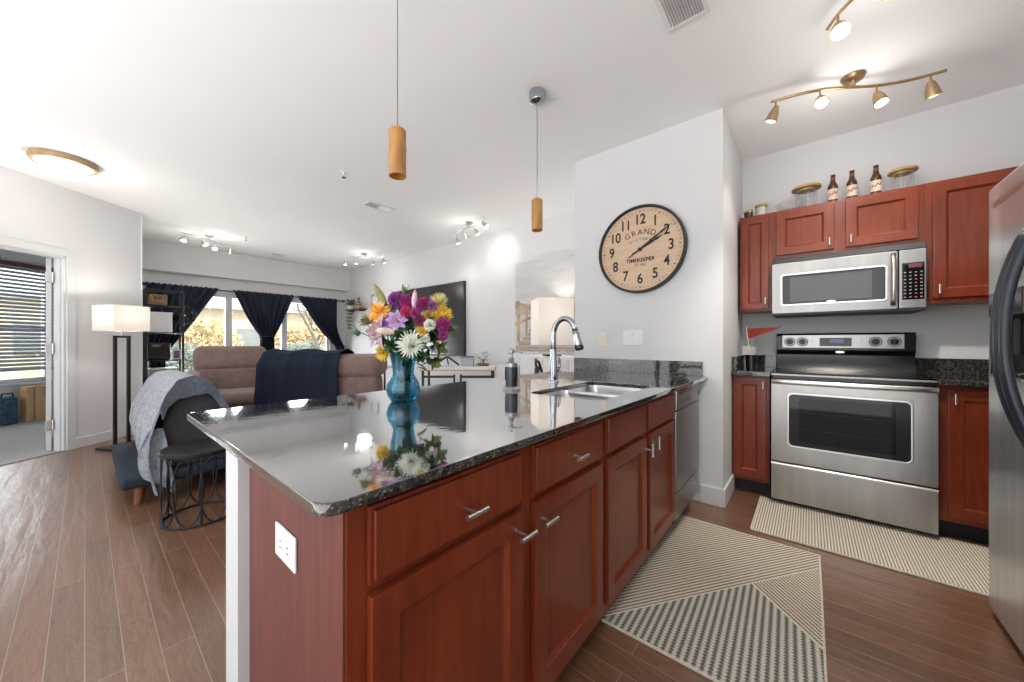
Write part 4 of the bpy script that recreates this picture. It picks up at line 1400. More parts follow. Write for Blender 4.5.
def vent(name, label, x0, x1, y0, y1, along, m, slats, dark=0.0):
    o = thing(name, label, 'vent', ((x0 + x1) / 2, (y0 + y1) / 2, ZC))
    w, h = (x1 - x0) / 2, (y1 - y0) / 2
    MB().plate(rrect(-w, w, -h, h, 0.004, 2), [rrect(-w + 0.022, w - 0.022, -h + 0.022, h - 0.022, 0.002, 2)], -0.008, 0.0, 0.002).build('frame', PLASTIC, o)
    MB().box(-w + 0.02, w - 0.02, -h + 0.02, h - 0.02, -0.0012, -0.0004).build('duct_opening', mat('vent_dark', (0.45, 0.43, 0.43), 0.8), o)
    mb = MB()
    for k in range(slats):
        if along == 'x':
            y = -h + 0.03 + (2 * h - 0.06) * k / (slats - 1)
            mb.box(-w + 0.02, w - 0.02, -0.006, 0.006, -0.0006, 0.0006, mtx=Matrix.Translation((0, y, -0.005)) @ Matrix.Rotation(R(35), 4, 'X'))
        else:
            x = -w + 0.03 + (2 * w - 0.06) * k / (slats - 1)
            sgn = -1 if x < 0 else 1
            mb.box(-0.006, 0.006, -h + 0.02, h - 0.02, -0.0006, 0.0006, mtx=Matrix.Translation((x, 0, -0.005)) @ Matrix.Rotation(R(35 * sgn), 4, 'Y'))
    mb.build('slat', m, o)
    return o


vent('air_return', 'large white ceiling return grille above the peninsula end', 1.50, 1.965, 0.37, 0.565, 'x', mat('greyish_slat', (0.70, 0.665, 0.665), 0.6), 12)
vent('air_vent', 'white ceiling vent in the middle of the living room', 2.10, 2.44, 3.90, 4.06, 'y', PLASTIC, 16)
vent('air_vent', 'small white ceiling vent close to the windows', 2.20, 2.42, 7.52, 7.68, 'x', PLASTIC, 8)
for (x, y, lab) in ((1.591, 3.423, 'small chrome ceiling sprinkler left of the amber pendant'), (1.603, 6.71, 'small chrome ceiling sprinkler near the windows')):
    o = thing('sprinkler', lab, 'sprinkler', (x, y, ZC))
    MB().lathe([(0, 0), (0.035, 0), (0.033, -0.006), (0.012, -0.008), (0.010, -0.03), (0, -0.03)], 20).build('escutcheon', PLASTIC, o)
    mb = MB().lathe([(0, -0.052), (0.02, -0.052), (0.02, -0.054), (0, -0.055)], 16)
    mb.tube([(0.009, 0, -0.028), (0.013, 0, -0.042), (0.004, 0, -0.053)], 0.002, 6).tube([(-0.009, 0, -0.028), (-0.013, 0, -0.042), (-0.004, 0, -0.053)], 0.002, 6)
    mb.build('deflector', CHROME, o)

# ------------------------------------------------------------------ flower vase and bouquet
VX, VY = 0.855, 1.305
VGL = glass_mat('blue_glass', (0.22, 0.74, 0.88), 0.05)
vs = thing('vase', 'turquoise blue glass vase with narrow waist on the granite worktop', 'vase', (VX, VY, CT))
prof = [(0.040, 0.0), (0.050, 0.004), (0.062, 0.025), (0.067, 0.048), (0.063, 0.072), (0.050, 0.095), (0.043, 0.108), (0.041, 0.118), (0.044, 0.145), (0.050, 0.175), (0.056, 0.196), (0.060, 0.203)]
b2 = bmesh.new()
mb = MB()
SEG = 48
rings = []
for (r_, z) in [(0.0, 0.0)] + prof + [(r - 0.0035, max(z, 0.012)) for r, z in prof[::-1]] + [(0.0, 0.012)]:
    if r_ <= 0:
        rings.append([mb.bm.verts.new((0, 0, z))])
    else:
        rings.append([mb.bm.verts.new(((r_ * (1 + 0.035 * math.cos(9 * 2 * PI * j / SEG))) * math.cos(2 * PI * j / SEG), (r_ * (1 + 0.035 * math.cos(9 * 2 * PI * j / SEG))) * math.sin(2 * PI * j / SEG), z)) for j in range(SEG)])
for A, B in zip(rings, rings[1:]):
    for j in range(SEG):
        j2 = (j + 1) % SEG
        if len(A) == 1:
            mb.bm.faces.new((A[0], B[j2], B[j]))
        elif len(B) == 1:
            mb.bm.faces.new((A[j], A[j2], B[0]))
        else:
            mb.bm.faces.new((A[j], A[j2], B[j2], B[j]))
bmesh.ops.recalc_face_normals(mb.bm, faces=mb.bm.faces[:])
mb.build('vase_glass', VGL, vs)
WAT = glass_mat('blue_water', (0.7, 0.93, 0.97), 0.03)
MB().lathe([(0, 0.0125), (0.044, 0.0125), (0.056, 0.03), (0.0615, 0.048), (0.057, 0.072), (0.0445, 0.095), (0.038, 0.106), (0, 0.106)], 32).build('water', WAT, vs)

FR_R = Vector((math.sin(R(39.8)), -math.cos(R(39.8)), 0))     # the bouquet's broad side
FR_F = Vector((VX, VY, 0)).normalized()
STEM = mat('stem_green', (0.055, 0.13, 0.035), 0.6, var=0.3)
LEAFM = mat('leaf_green', (0.025, 0.085, 0.022), 0.5, var=0.4, scale=30)
LEAFL = mat('leaf_olive', (0.16, 0.22, 0.06), 0.5, var=0.3, scale=30)
LEAFG = mat('leaf_grey_green', (0.14, 0.19, 0.17), 0.6, var=0.3, scale=30)


def leaf(mb, p, d, ln, w_, bend=0.3, roll=0.0):
    d = Vector(d).normalized()
    s = d.cross(Vector((0, 0, 1)))
    s = s.normalized() if s.length > 1e-3 else Vector((1, 0, 0))
    s = Matrix.Rotation(roll, 3, d) @ s
    n = s.cross(d).normalized()
    b = mb.bm
    N = 8
    rows = []
    for k in range(N + 1):
        t = k / N
        c = Vector(p) + d * (ln * t) - n * (bend * ln * t * t)
        ww = w_ * math.sin(PI * (0.06 + 0.94 * t) ** 0.8) * 0.5 + 0.0004
        rows.append((b.verts.new(c - s * ww + n * ww * 0.3), b.verts.new(c), b.verts.new(c + s * ww + n * ww * 0.3)))
    for A, B in zip(rows, rows[1:]):
        b.faces.new((A[0], A[1], B[1], B[0]))
        b.faces.new((A[1], A[2], B[2], B[1]))
    return mb


def fl_mat(name, col, var=0.25):
    return mat(name, col, 0.6, var=var, scale=60, sheen=0.2)


def mum(r_, layers, per, narrow, m, seed, curl=0.35):
    """many-petalled daisy-like head opening along +z"""
    rr_ = random.Random(seed)
    mb = MB()
    for L_ in range(layers):
        f = L_ / max(1, layers - 1)
        el = R(-12 + 84 * f)
        n = int(per * (1 - 0.55 * f))
        for k in range(n):
            a = 2 * PI * (k + 0.5 * (L_ % 2)) / n + rr_.uniform(-0.08, 0.08)
            e2 = el + rr_.uniform(-0.1, 0.1)
            d = Vector((math.cos(a) * math.cos(e2), math.sin(a) * math.cos(e2), math.sin(e2)))
            ln = r_ * (1 - 0.35 * f) * rr_.uniform(0.88, 1.05)
            leaf(mb, d * r_ * 0.08, d, ln, ln * narrow, -curl * (0.4 + f), 0)
    mb.ball((0, 0, 0.0), r_ * 0.25, 1, 1, 0.8, 10, 6)
    return mb


def ruffle(r_, n, seed):
    """carnation: a ball of wavy petals"""
    rr_ = random.Random(seed)
    mb = MB()
    b = mb.bm
    for k in range(n):
        z = 1 - 1.35 * (k + 0.5) / n
        a = k * 2.39996
        q = math.sqrt(max(0, 1 - z * z))
        d = Vector((q * math.cos(a), q * math.sin(a), z))
        s = d.orthogonal().normalized()
        s = Matrix.Rotation(rr_.uniform(0, PI), 3, d) @ s
        t = d.cross(s)
        A = [b.verts.new(d * r_ * 0.25 + s * r_ * 0.10 * (j - 2)) for j in range(5)]
        B = [b.verts.new(d * r_ * rr_.uniform(0.82, 1.05) + s * r_ * 0.22 * (j - 2) + t * r_ * 0.13 * (1 if j % 2 else -1)) for j in range(5)]
        for j in range(4):
            b.faces.new((A[j], A[j + 1], B[j + 1], B[j]))
    return mb


def lily(r_, m_n=6, open_=1.0, wid=0.42):
    mb = MB()
    for k in range(m_n):
        a = 2 * PI * k / m_n
        e2 = R(62 - 44 * open_)
        d = Vector((math.cos(a) * math.cos(e2), math.sin(a) * math.cos(e2), math.sin(e2)))
        leaf(mb, Vector((0, 0, -0.01)), d, r_, r_ * wid * (1 if k % 2 else 0.75), 0.28 * open_, 0)
    return mb


def bud(ln, w_):
    return MB().lathe([(0, 0), (w_ * 0.3, 0.01 * ln), (w_ * 0.45, ln * 0.25), (w_ * 0.5, ln * 0.5), (w_ * 0.38, ln * 0.78), (w_ * 0.15, ln * 0.95), (0, ln)], 12)


GRP = 'cut flowers in the blue vase'


def flower(name, label, cat, u, v, w, d, bloom, m, part='bloom', leaves=2, seed=0, leafm=None, stem_r=0.0022, extra=None):
    """u, v, w: right of, above the vase foot, toward the viewer; d: facing (right, up, toward)"""
    rr_ = random.Random(seed * 13 + 5)
    o = thing(name, label, cat, (VX, VY, CT + 0.013), 0, GRP)
    head = FR_R * u - FR_F * w + Vector((0, 0, v - 0.013))
    d = (FR_R * d[0] - FR_F * d[2] + Vector((0, 0, d[1]))).normalized()
    ang = rr_.uniform(0, 2 * PI)
    foot = Vector((0.025 * math.cos(ang), 0.025 * math.sin(ang), 0.004))
    h2 = Vector((head.x, head.y, 0))
    hl = h2.length
    nk = h2 * (min(0.03, hl * 0.5) / hl if hl > 1e-4 else 0) + Vector((0, 0, 0.11))
    rim = h2 * (min(0.044, hl * 0.7) / hl if hl > 1e-4 else 0) + Vector((0, 0, 0.185))
    mid = rim.lerp(head, 0.55) + Vector((0, 0, 0.012))
    pts = [foot, foot.lerp(nk, 0.5) * 0.9, nk, rim, mid, head - d * 0.004]
    st = MB().tube(pts, [stem_r] * 6, 6)
    st.build('stem', STEM, o)
    q = d.to_track_quat('Z', 'Y').to_matrix().to_4x4()
    b = MB()
    b._merge(bloom.bm, Matrix.Translation(head) @ q)
    b.build(part, m, o)
    if extra:
        e_ = MB()
        e_._merge(extra[0].bm, Matrix.Translation(head) @ q)
        e_.build(extra[1], extra[2], o)
    if leaves:
        for k in range(leaves):
            lm = MB()
            t = rr_.uniform(0.25, 0.95)
            p = rim.lerp(head, t) if v > 0.2 else nk.lerp(head, t)
            dd_ = Vector((rr_.uniform(-1, 1), rr_.uniform(-1, 1), rr_.uniform(-0.2, 0.7))) + h2.normalized() * 0.6
            leaf(lm, p, dd_, rr_.uniform(0.045, 0.075), rr_.uniform(0.014, 0.022), 0.25)
            lm.build('leaf', leafm or LEAFM, o)
    return o


MAG = fl_mat('magenta_petal', (0.50, 0.02, 0.26))
PUR = fl_mat('purple_petal', (0.34, 0.05, 0.36))
LAV = fl_mat('lavender_petal', (0.42, 0.26, 0.52))
PINK = fl_mat('pale_pink_petal', (0.62, 0.40, 0.46))
HOT = fl_mat('hot_pink_petal', (0.66, 0.04, 0.20))
YEL = fl_mat('yellow_petal', (0.78, 0.55, 0.05))
PYEL = fl_mat('pale_yellow_petal', (0.74, 0.68, 0.30))
ORA = fl_mat('orange_yellow_petal', (0.80, 0.38, 0.03))
WHT = fl_mat('white_petal', (0.82, 0.84, 0.74), 0.06)
CRM = fl_mat('cream_bud', (0.62, 0.48, 0.38))
GRB = fl_mat('green_bud', (0.22, 0.24, 0.08))
STAM = fl_mat('brown_stamen', (0.35, 0.13, 0.03))


def at(x, y, w=0.0):
    """measured from the photograph: offset right, height above the vase foot, offset toward the viewer"""
    dep = 1.492 - w * 0.955
    return ((x - 403.4) / 356.0 * dep, 1.15 + (342.0 - y) / 356.0 * dep - CT, w)


def stamens(r_):
    mb = MB()
    for k in range(6):
        a = 2 * PI * k / 6
        p = Vector((0.3 * r_ * math.cos(a), 0.3 * r_ * math.sin(a), r_ * 0.5))
        mb.tube([(0, 0, 0), p * 0.6, p], 0.0009, 5)
        mb.ball(p, 0.0032, 1, 1, 0.6, 8, 5)
    return mb


def fa(name, label, cat, x, y, w, d, bloom, m, **k):
    u, v, w2 = at(x, y, w)
    return flower(name, label, cat, u, v, w2, d, bloom, m, **k)


fa('chrysanthemum', 'large white spider chrysanthemum low at the front of the bouquet', 'flower', 411.5, 344, 0.09, (0.05, 0.25, 1), mum(0.058, 5, 26, 0.16, WHT, 1), WHT, leaves=3, seed=1)
fa('gerbera', 'orange-yellow daisy-like flower at the upper left of the bouquet', 'flower', 379, 312, 0.05, (-0.45, 0.6, 0.8), mum(0.050, 3, 22, 0.3, ORA, 2), ORA, seed=2)
fa('chrysanthemum', 'small yellow chrysanthemum low on the left above the vase rim', 'flower', 383, 353, 0.06, (-0.5, -0.05, 1), mum(0.034, 4, 22, 0.22, YEL, 3), YEL, seed=3)
fa('chrysanthemum', 'yellow chrysanthemum at the right edge of the bouquet', 'flower', 442, 315, 0.03, (0.5, 0.25, 0.9), mum(0.042, 5, 26, 0.26, YEL, 4, 0.9), YEL, seed=4)
fa('chrysanthemum', 'pale yellow chrysanthemum topmost on the right of the bouquet', 'flower', 438, 302, 0.0, (0.5, 0.7, 0.6), mum(0.040, 5, 26, 0.26, PYEL, 5, 0.9), PYEL, seed=5)
fa('chrysanthemum', 'yellow chrysanthemum in the middle above the white one', 'flower', 422, 331, 0.07, (0.2, 0.3, 1), mum(0.026, 4, 18, 0.28, YEL, 6), YEL, seed=6)
fa('chrysanthemum', 'mustard chrysanthemum half hidden left of the right yellow one', 'flower', 429, 317, 0.05, (0.2, 0.4, 1), mum(0.034, 4, 20, 0.3, ORA, 7), fl_mat('mustard_petal', (0.55, 0.40, 0.07)), seed=7)
fa('stock_flower', 'purple-magenta ruffled flower high in the bouquet beside the green lily tip', 'flower', 396, 300, 0.04, (-0.1, 0.7, 0.8), ruffle(0.032, 90, 8), PUR, seed=8)
fa('stock_flower', 'smaller purple ruffled flower left of the pink bud', 'flower', 405, 301, 0.04, (0.0, 0.6, 0.8), ruffle(0.027, 80, 9), MAG, seed=9)
fa('carnation', 'magenta carnation upper right of the pink bud', 'flower', 423, 304, 0.05, (0.2, 0.6, 0.8), ruffle(0.027, 80, 10), fl_mat('deep_magenta_petal', (0.42, 0.015, 0.19)), seed=10)
fa('carnation', 'magenta carnation beside the pale yellow chrysanthemum', 'flower', 432, 306, 0.05, (0.35, 0.5, 0.8), ruffle(0.022, 70, 11), fl_mat('mauve_petal', (0.46, 0.14, 0.38)), seed=11)
fa('carnation', 'hot pink carnation in the centre of the bouquet', 'flower', 406, 312, 0.08, (-0.1, 0.3, 1), ruffle(0.023, 80, 12), HOT, seed=12)
fa('carnation', 'pink carnation right of the bouquet centre', 'flower', 415, 313, 0.08, (0.15, 0.35, 1), ruffle(0.022, 80, 13), fl_mat('bright_pink_petal', (0.55, 0.06, 0.32)), seed=13)
fa('carnation', 'dark pink carnation under the two centre carnations', 'flower', 420, 321, 0.07, (0.2, 0.2, 1), ruffle(0.025, 80, 14), fl_mat('rose_petal', (0.40, 0.06, 0.16)), seed=14)
fa('carnation', 'magenta carnation at the far right of the bouquet', 'flower', 443, 325, 0.05, (0.7, 0.2, 0.8), ruffle(0.030, 90, 15), MAG, seed=15)
fa('carnation', 'small magenta carnation drooping at the far right', 'flower', 443, 336, 0.05, (0.7, -0.1, 0.8), ruffle(0.022, 70, 16), fl_mat('orchid_petal', (0.50, 0.06, 0.36)), seed=16)
fa('carnation', 'small white carnation right of the white chrysanthemum top', 'flower', 430, 325, 0.08, (0.3, 0.2, 1), ruffle(0.024, 60, 17), WHT, seed=17)
fa('carnation', 'small white carnation right beside the white chrysanthemum', 'flower', 426, 339, 0.085, (0.4, 0.1, 1), ruffle(0.017, 50, 18), WHT, seed=18)
fa('alstroemeria', 'lavender open lily-like flower left of the bouquet centre', 'flower', 397, 320, 0.09, (-0.1, 0.3, 1), lily(0.046, 8, 0.8, 0.75), LAV, seed=19, extra=(stamens(0.045), 'stamen', STAM))
fa('alstroemeria', 'purple lily-like flower behind the lavender one', 'flower', 387, 324, 0.07, (-0.4, 0.3, 1), lily(0.046, 8, 0.7, 0.7), fl_mat('violet_petal', (0.30, 0.15, 0.42)), seed=20)
fa('alstroemeria', 'small lavender flower low on the right over the vase rim', 'flower', 434, 349, 0.05, (0.6, -0.1, 1), lily(0.026, 6, 0.6, 0.6), fl_mat('lilac_petal', (0.52, 0.42, 0.58)), seed=29)
fa('lily', 'dusty pink lily opening at the left of the bouquet', 'flower', 378, 331, 0.06, (-0.75, 0.0, 0.8), lily(0.080, 6, 0.85, 0.48), fl_mat('dusty_pink_petal', (0.44, 0.29, 0.34)), seed=21, extra=(stamens(0.07), 'stamen', STAM))
fa('lily_bud', 'long cream lily bud pointing left above the white chrysanthemum', 'flower bud', 394, 332, 0.12, (-1, 0.08, 0.2), bud(0.070, 0.030), CRM, part='bud', leaves=1, seed=22)
fa('lily_bud', 'pale pink lily bud standing up in the middle of the bouquet', 'flower bud', 414, 309, 0.05, (0.06, 1, 0.1), bud(0.078, 0.024), PINK, part='bud', leaves=1, seed=23)
fa('lily_bud', 'tall olive green lily bud leaning left above the bouquet', 'flower bud', 386, 304, 0.0, (-0.62, 1, 0), bud(0.100, 0.030), GRB, part='bud', leaves=1, seed=24)


def tuft(n, ln, w_, spread, seed):
    rr_ = random.Random(seed)
    mb = MB()
    for k in range(n):
        a = 2 * PI * k / n + rr_.uniform(-0.2, 0.2)
        e2 = R(rr_.uniform(90 - spread, 88))
        d = Vector((math.cos(a) * math.cos(e2), math.sin(a) * math.cos(e2), math.sin(e2)))
        leaf(mb, (0, 0, 0), d, ln * rr_.uniform(0.75, 1.1), w_, 0.2)
    return mb


fa('lily_shoot', 'green lily tip with pointed leaves topmost of the bouquet', 'foliage stem', 404, 299, 0.0, (0, 1, 0.15), tuft(10, 0.072, 0.019, 62, 1), fl_mat('yellow_green_leaf', (0.13, 0.22, 0.05)), part='leaf_tip', leaves=2, seed=25)
fa('dusty_miller', 'grey-green leafy sprig sticking out far left of the bouquet', 'foliage stem', 361, 333, 0.05, (-1, 0.0, 0.3), tuft(10, 0.036, 0.02, 60, 2), LEAFG, part='leaf_sprig', leaves=0, seed=26, leafm=LEAFG)
fa('dusty_miller', 'olive leaf cluster between grey sprig and orange flower', 'foliage stem', 371, 323, 0.05, (-0.8, 0.35, 0.4), tuft(14, 0.050, 0.028, 60, 3), fl_mat('olive_leaf', (0.25, 0.24, 0.11)), part='leaf_sprig', leaves=2, seed=27)
LS = (((402, 336), 0.07, (-0.1, 0.4, 1), 'dark green leafy stem left of the white chrysanthemum'), ((393, 345), 0.07, (-0.6, 0.1, 1), 'dark green leafy stem above the vase rim on the left'),
      ((418, 356), 0.07, (0.5, 0.0, 1), 'dark green leafy stem above the vase rim on the right'), ((438, 347), 0.04, (0.8, -0.5, 0.8), 'bright green leafy stem drooping right of the white chrysanthemum'),
      ((433, 360), 0.04, (0.6, -0.8, 0.5), 'olive trailing stem hanging over the right of the vase rim'), ((409, 324), 0.05, (0, 0.6, 0.8), 'dark green leafy stem between the centre carnations'),
      ((386, 343), 0.04, (-0.8, 0.2, 0.5), 'dark leafy stem behind the small yellow chrysanthemum'), ((447, 330), 0.0, (0.9, 0.3, 0.2), 'thin green leafy stem behind the right magenta carnations'),
      ((404, 354), 0.06, (-0.1, 0.2, 1), 'dark green leafy stem right over the vase mouth'), ((412, 318), 0.02, (0.1, 0.8, 0.5), 'dark green leafy stem behind the centre carnations'),
      ((432, 336), 0.02, (0.6, 0.2, 0.6), 'dark green leafy stem right behind the small white carnations'), ((390, 312), 0.0, (-0.4, 0.8, 0.3), 'dark green leafy stem behind the lavender flowers'))
for k, ((x, y), w, d, lab) in enumerate(LS):
    fa('leaf_stem', lab, 'foliage stem', x, y, w, d, tuft(14, 0.046, 0.022, 78, 10 + k), LEAFM if k not in (3, 4, 7) else LEAFL, part='leaf_spray', leaves=4, seed=30 + k)

# ------------------------------------------------------------------ living room
# floor lamp
LMP = thing('floor_lamp', 'black floor lamp with two uprights and wide white box shade against the left wall', 'lamp', (0.262, 5.80, 0), 27.5)
MB().box(-0.16, 0.16, -0.11, 0.11, 0, 0.025, 0.004).build('base', BLACKM, LMP)
mb = MB().box(-0.072, -0.044, -0.012, 0.012, 0.02, 1.22, 0.002).box(0.044, 0.072, -0.012, 0.012, 0.02, 1.22, 0.002).box(-0.072, 0.072, -0.012, 0.012, 1.195, 1.22, 0.002)
mb.build('upright', BLACKM, LMP)
MB().cyl((0, 0, 1.215), (0, 0, 1.33), 0.008, seg=10).build('stem', NICKEL, LMP)


def shade_mat(name, s):
    m, nt, b, L = newmat(name)
    nt.nodes.remove(b)
    df = nd(nt, 'ShaderNodeBsdfDiffuse')
    df.inputs[0].default_value = (0.84, 0.83, 0.81, 1)
    tl = nd(nt, 'ShaderNodeBsdfTranslucent')
    tl.inputs[0].default_value = (0.92, 0.89, 0.86, 1)
    ns = nd(nt, 'ShaderNodeTexNoise', Scale=200.0)
    mx = nd(nt, 'ShaderNodeMixShader')
    mr = nd(nt, 'ShaderNodeMapRange')
    mr.inputs[3].default_value = 0.6
    mr.inputs[4].default_value = 0.72
    L(ns.outputs['Fac'], mr.inputs[0])
    L(mr.outputs[0], mx.inputs[0])
    L(df.outputs[0], mx.inputs[1])
    L(tl.outputs[0], mx.inputs[2])
    L(mx.outputs[0], nt.nodes['Material Output'].inputs[0])
    return m


SHD = shade_mat('linen_shade', 1)


def box_shade(w, d, z0, z1):
    mb = MB()
    mb.plate([(-w, -d), (w, -d), (w, d), (-w, d)], [[(-w + .003, -d + .003), (w - .003, -d + .003), (w - .003, d - .003), (-w + .003, d - .003)]], z0, z1)
    return mb


box_shade(0.158, 0.158, 1.27, 1.545).build('lamp_shade', SHD, LMP)
MB().ball((0, 0, 1.40), 0.035, u=12, v=8).build('bulb', BULB, LMP)
add_light('lamp_light', 'POINT', (0.262, 5.80, 1.44), 11, (1.0, 0.93, 0.84), 0.04, parent=LMP)

# low platform, wedge back and throw
SL = thing('day_bed', 'low slate-blue upholstered platform on short orange wooden legs', 'day bed', (0.155, 3.58, 0))
MB().box(0, 1.0, 0, 1.36, 0.13, 0.205, 0.025, 3).build('platform', SLATE, SL)
for x, y in ((0.10, 0.09), (0.90, 0.09), (0.10, 1.27), (0.90, 1.27)):
    MB().cyl((x, y, 0.135), (x - 0.012, y - 0.008, 0), 0.033, 0.021, 16).build('leg', LEGW, SL)
prof = [(0.13, 0.20), (0.26, 0.72), (0.31, 0.83), (0.38, 0.86), (0.46, 0.82), (0.58, 0.60), (0.80, 0.20)]
MB().prism(prof, 0.08, 1.28, 'Y', 0.03, 3).build('backrest', GREYF, SL, 'charcoal sloping backrest')


def throw_fn(u, v):
    # v runs over the ridge from the far right slope down the left side; u from near edge (0) to far edge (1)
    path = [(0.62, 0.575), (0.54, 0.72), (0.47, 0.845), (0.38, 0.885), (0.29, 0.865), (0.225, 0.76), (0.17, 0.60), (0.125, 0.44), (0.115, 0.28), (0.15, 0.08)]
    t = v * (len(path) - 1)
    k = min(int(t), len(path) - 2)
    f = t - k
    x = path[k][0] * (1 - f) + path[k + 1][0] * f
    z = path[k][1] * (1 - f) + path[k + 1][1] * f
    near = 0.055 - 0.30 * max(0, v - 0.42) ** 1.2
    far = 1.25
    y = near + (far - near) * u
    fold = math.sin(u * 23 + v * 4) * 0.018 + math.sin(u * 47 - v * 7) * 0.008
    drop = max(0.0, (v - 0.45)) / 0.55
    x -= fold * (0.12 + 0.45 * drop) - 0.0
    z += 0.008 * math.sin(u * 15 + v * 9) * (1 - drop) + drop * (0.20 * u + 0.012 * math.sin(u * 9))
    if y > -0.012:
        z = max(z, 0.222)
    return Vector((x, y, z))


tw = thing('throw_blanket', 'pale blue-grey crinkled throw draped over the charcoal backrest and hanging to the floor', 'blanket', (0.155, 3.58, 0))
MB().sheet(throw_fn, 60, 40, 0.012).build('throw_cloth', THROW, tw)


def flap_fn(u, v):
    z = 0.52 - 0.46 * v
    l = 0.15 - 0.07 * math.sin(PI * min(1, v * 1.1)) + 0.10 * max(0, v - 0.7) / 0.3
    r = 0.21 + 0.06 * v ** 0.8
    x = l + (r - l) * u
    y = 0.062 - 0.115 * v ** 0.7 + 0.010 * math.sin(u * 11 + v * 3)
    return Vector((x, y, z + 0.03 * u * v))


MB().sheet(flap_fn, 16, 24, 0.010).build('hanging_corner', THROW, tw)


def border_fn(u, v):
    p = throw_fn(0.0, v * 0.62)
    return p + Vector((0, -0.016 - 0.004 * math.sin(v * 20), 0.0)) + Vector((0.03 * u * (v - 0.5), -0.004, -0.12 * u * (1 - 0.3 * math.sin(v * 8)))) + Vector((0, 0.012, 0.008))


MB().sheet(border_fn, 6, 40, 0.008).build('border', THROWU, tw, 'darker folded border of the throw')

# wire stool
SN = thing('wire_side_table', 'round dark metal side table with looped wire sides beside the peninsula', 'side table', (0.50, 3.10, 0))
IRON = mat('dark_iron', (0.03, 0.031, 0.034), 0.4, 0.7, var=0.2, scale=40)
MB().lathe([(0, 0.43), (0.195, 0.43), (0.208, 0.436), (0.210, 0.455), (0.203, 0.462), (0, 0.462)], 48).build('table_top', IRON, SN)
SR = 0.196
ring = [(SR * math.cos(2 * PI * k / 40), SR * math.sin(2 * PI * k / 40)) for k in range(40)]
MB().tube([(x, y, 0.008) for x, y in ring], 0.007, 8, True).build('base_ring', IRON, SN)
for k in range(9):
    a0 = 2 * PI * k / 9
    pts = []
    for j in range(36):
        t = 2 * PI * j / 36
        a = a0 + 0.40 * math.sin(t)
        pts.append((SR * math.cos(a), SR * math.sin(a), 0.222 + 0.212 * math.cos(t)))
    MB().tube(pts, 0.0048, 6, True).build('wire_loop', IRON, SN)
for k in range(3):
    a = 2 * PI * k / 3 + 0.35
    MB().cyl((SR * math.cos(a), SR * math.sin(a), 0.0), (SR * math.cos(a), SR * math.sin(a), 0.435), 0.006, seg=8).build('leg', IRON, SN)
bk = thing('woven_basket', 'black and white woven basket on the floor behind the wire side table', 'basket', (0.98, 3.36, 0))
WOV = stripe_mat('black_white_weave', 20, 0.03, (0.02, 0.02, 0.022), (0.55, 0.55, 0.55))
MB().lathe([(0, 0), (0.13, 0), (0.15, 0.03), (0.155, 0.26), (0.145, 0.27), (0.14, 0.03), (0, 0.02)], 32).build('basket_body', WOV, bk)
MB().tube([(-0.15, 0, 0.24), (-0.16, 0, 0.30), (-0.13, 0, 0.34), (-0.10, 0, 0.30)], 0.007, 8).build('basket_handle', BLACKM, bk)

# recliner facing the camera
RC = thing('recliner', 'brown suede recliner armchair with padded back by the windows', 'armchair', (1.20, 5.60, 0), -10)
RC.scale = (0.98, 1.0, 1.02)
MB().box(-0.40, 0.40, -0.42, 0.40, 0.06, 0.42, 0.05, 3).build('base', BROWNF, RC)
MB().box(-0.30, 0.30, -0.46, 0.18, 0.38, 0.54, 0.07, 4).build('seat_cushion', BROWNF, RC)
mt = Matrix.Translation((0, 0.26, 0.48)) @ Matrix.Rotation(R(-13), 4, 'X')
bkr = MB().box(-0.385, 0.385, -0.11, 0.11, -0.05, 0.34, 0.08, 4, mtx=mt).build('backrest', BROWNF, RC)
MB().box(-0.395, 0.395, -0.13, 0.11, 0.27, 0.60, 0.09, 4, mtx=mt).build('headrest', BROWNF, RC)
for s in (-1, 1):
    mb = MB()
    pts = [(s * 0.385, -0.44, 0.48), (s * 0.385, -0.40, 0.60), (s * 0.385, -0.20, 0.67), (s * 0.385, 0.05, 0.70), (s * 0.385, 0.24, 0.66)]
    mb.tube(pts, [0.07, 0.085, 0.09, 0.088, 0.07], 14)
    mb.box(s * 0.385 - 0.075, s * 0.385 + 0.075, -0.44, 0.30, 0.10, 0.60, 0.05, 3)
    mb.build('armrest', BROWNF, RC)

for x in (-0.34, 0.34):
    for y in (-0.34, 0.34):
        MB().cyl((x, y, 0.07), (x, y, 0), 0.03, 0.024, 12).build('foot', BLACKM, RC)

# reclining loveseat seen from behind with a navy blanket
LV = thing('loveseat', 'brown suede reclining loveseat seen from behind, behind the worktop', 'sofa', (1.56, 3.78, 0), 39.8 - 90)
# local -y is away from its back? the back faces the kitchen: local +y looks toward the windows
mb = MB().box(-0.60, 0.60, 0.05, 0.68, 0.06, 0.46, 0.06, 3)
mb.build('base', BROWNF, LV)
ml = Matrix.Translation((0, 0.10, 0.42)) @ Matrix.Rotation(R(7), 4, 'X')
MB().box(-0.60, 0.55, -0.10, 0.10, -0.32, 0.40, 0.06, 4, mtx=ml).build('back_panel', BROWNF, LV)
mb = MB()
for (a, b_) in ((-0.60, -0.01), (0.01, 0.585)):
    MB().box(a, b_, -0.115, 0.19, 0.37, 0.60, 0.09, 4, mtx=ml).build('back_cushion', BROWNF, LV)
for s in (-1, 1):
    MB().box(s * 0.62 - 0.10, s * 0.62 + 0.10, 0.10, 0.70, 0.08, 0.66, 0.08, 4).build('armrest', BROWNF, LV)
for (a, b_) in ((-0.52, 0.0), (0.0, 0.52)):
    MB().box(a, b_, 0.28, 0.72, 0.40, 0.55, 0.06, 4).build('seat_cushion', BROWNF, LV)


for x in (-0.54, 0.54):
    for y in (0.10, 0.62):
        MB().cyl((x, y, 0.07), (x, y, 0), 0.03, 0.024, 12).build('foot', BLACKM, LV)


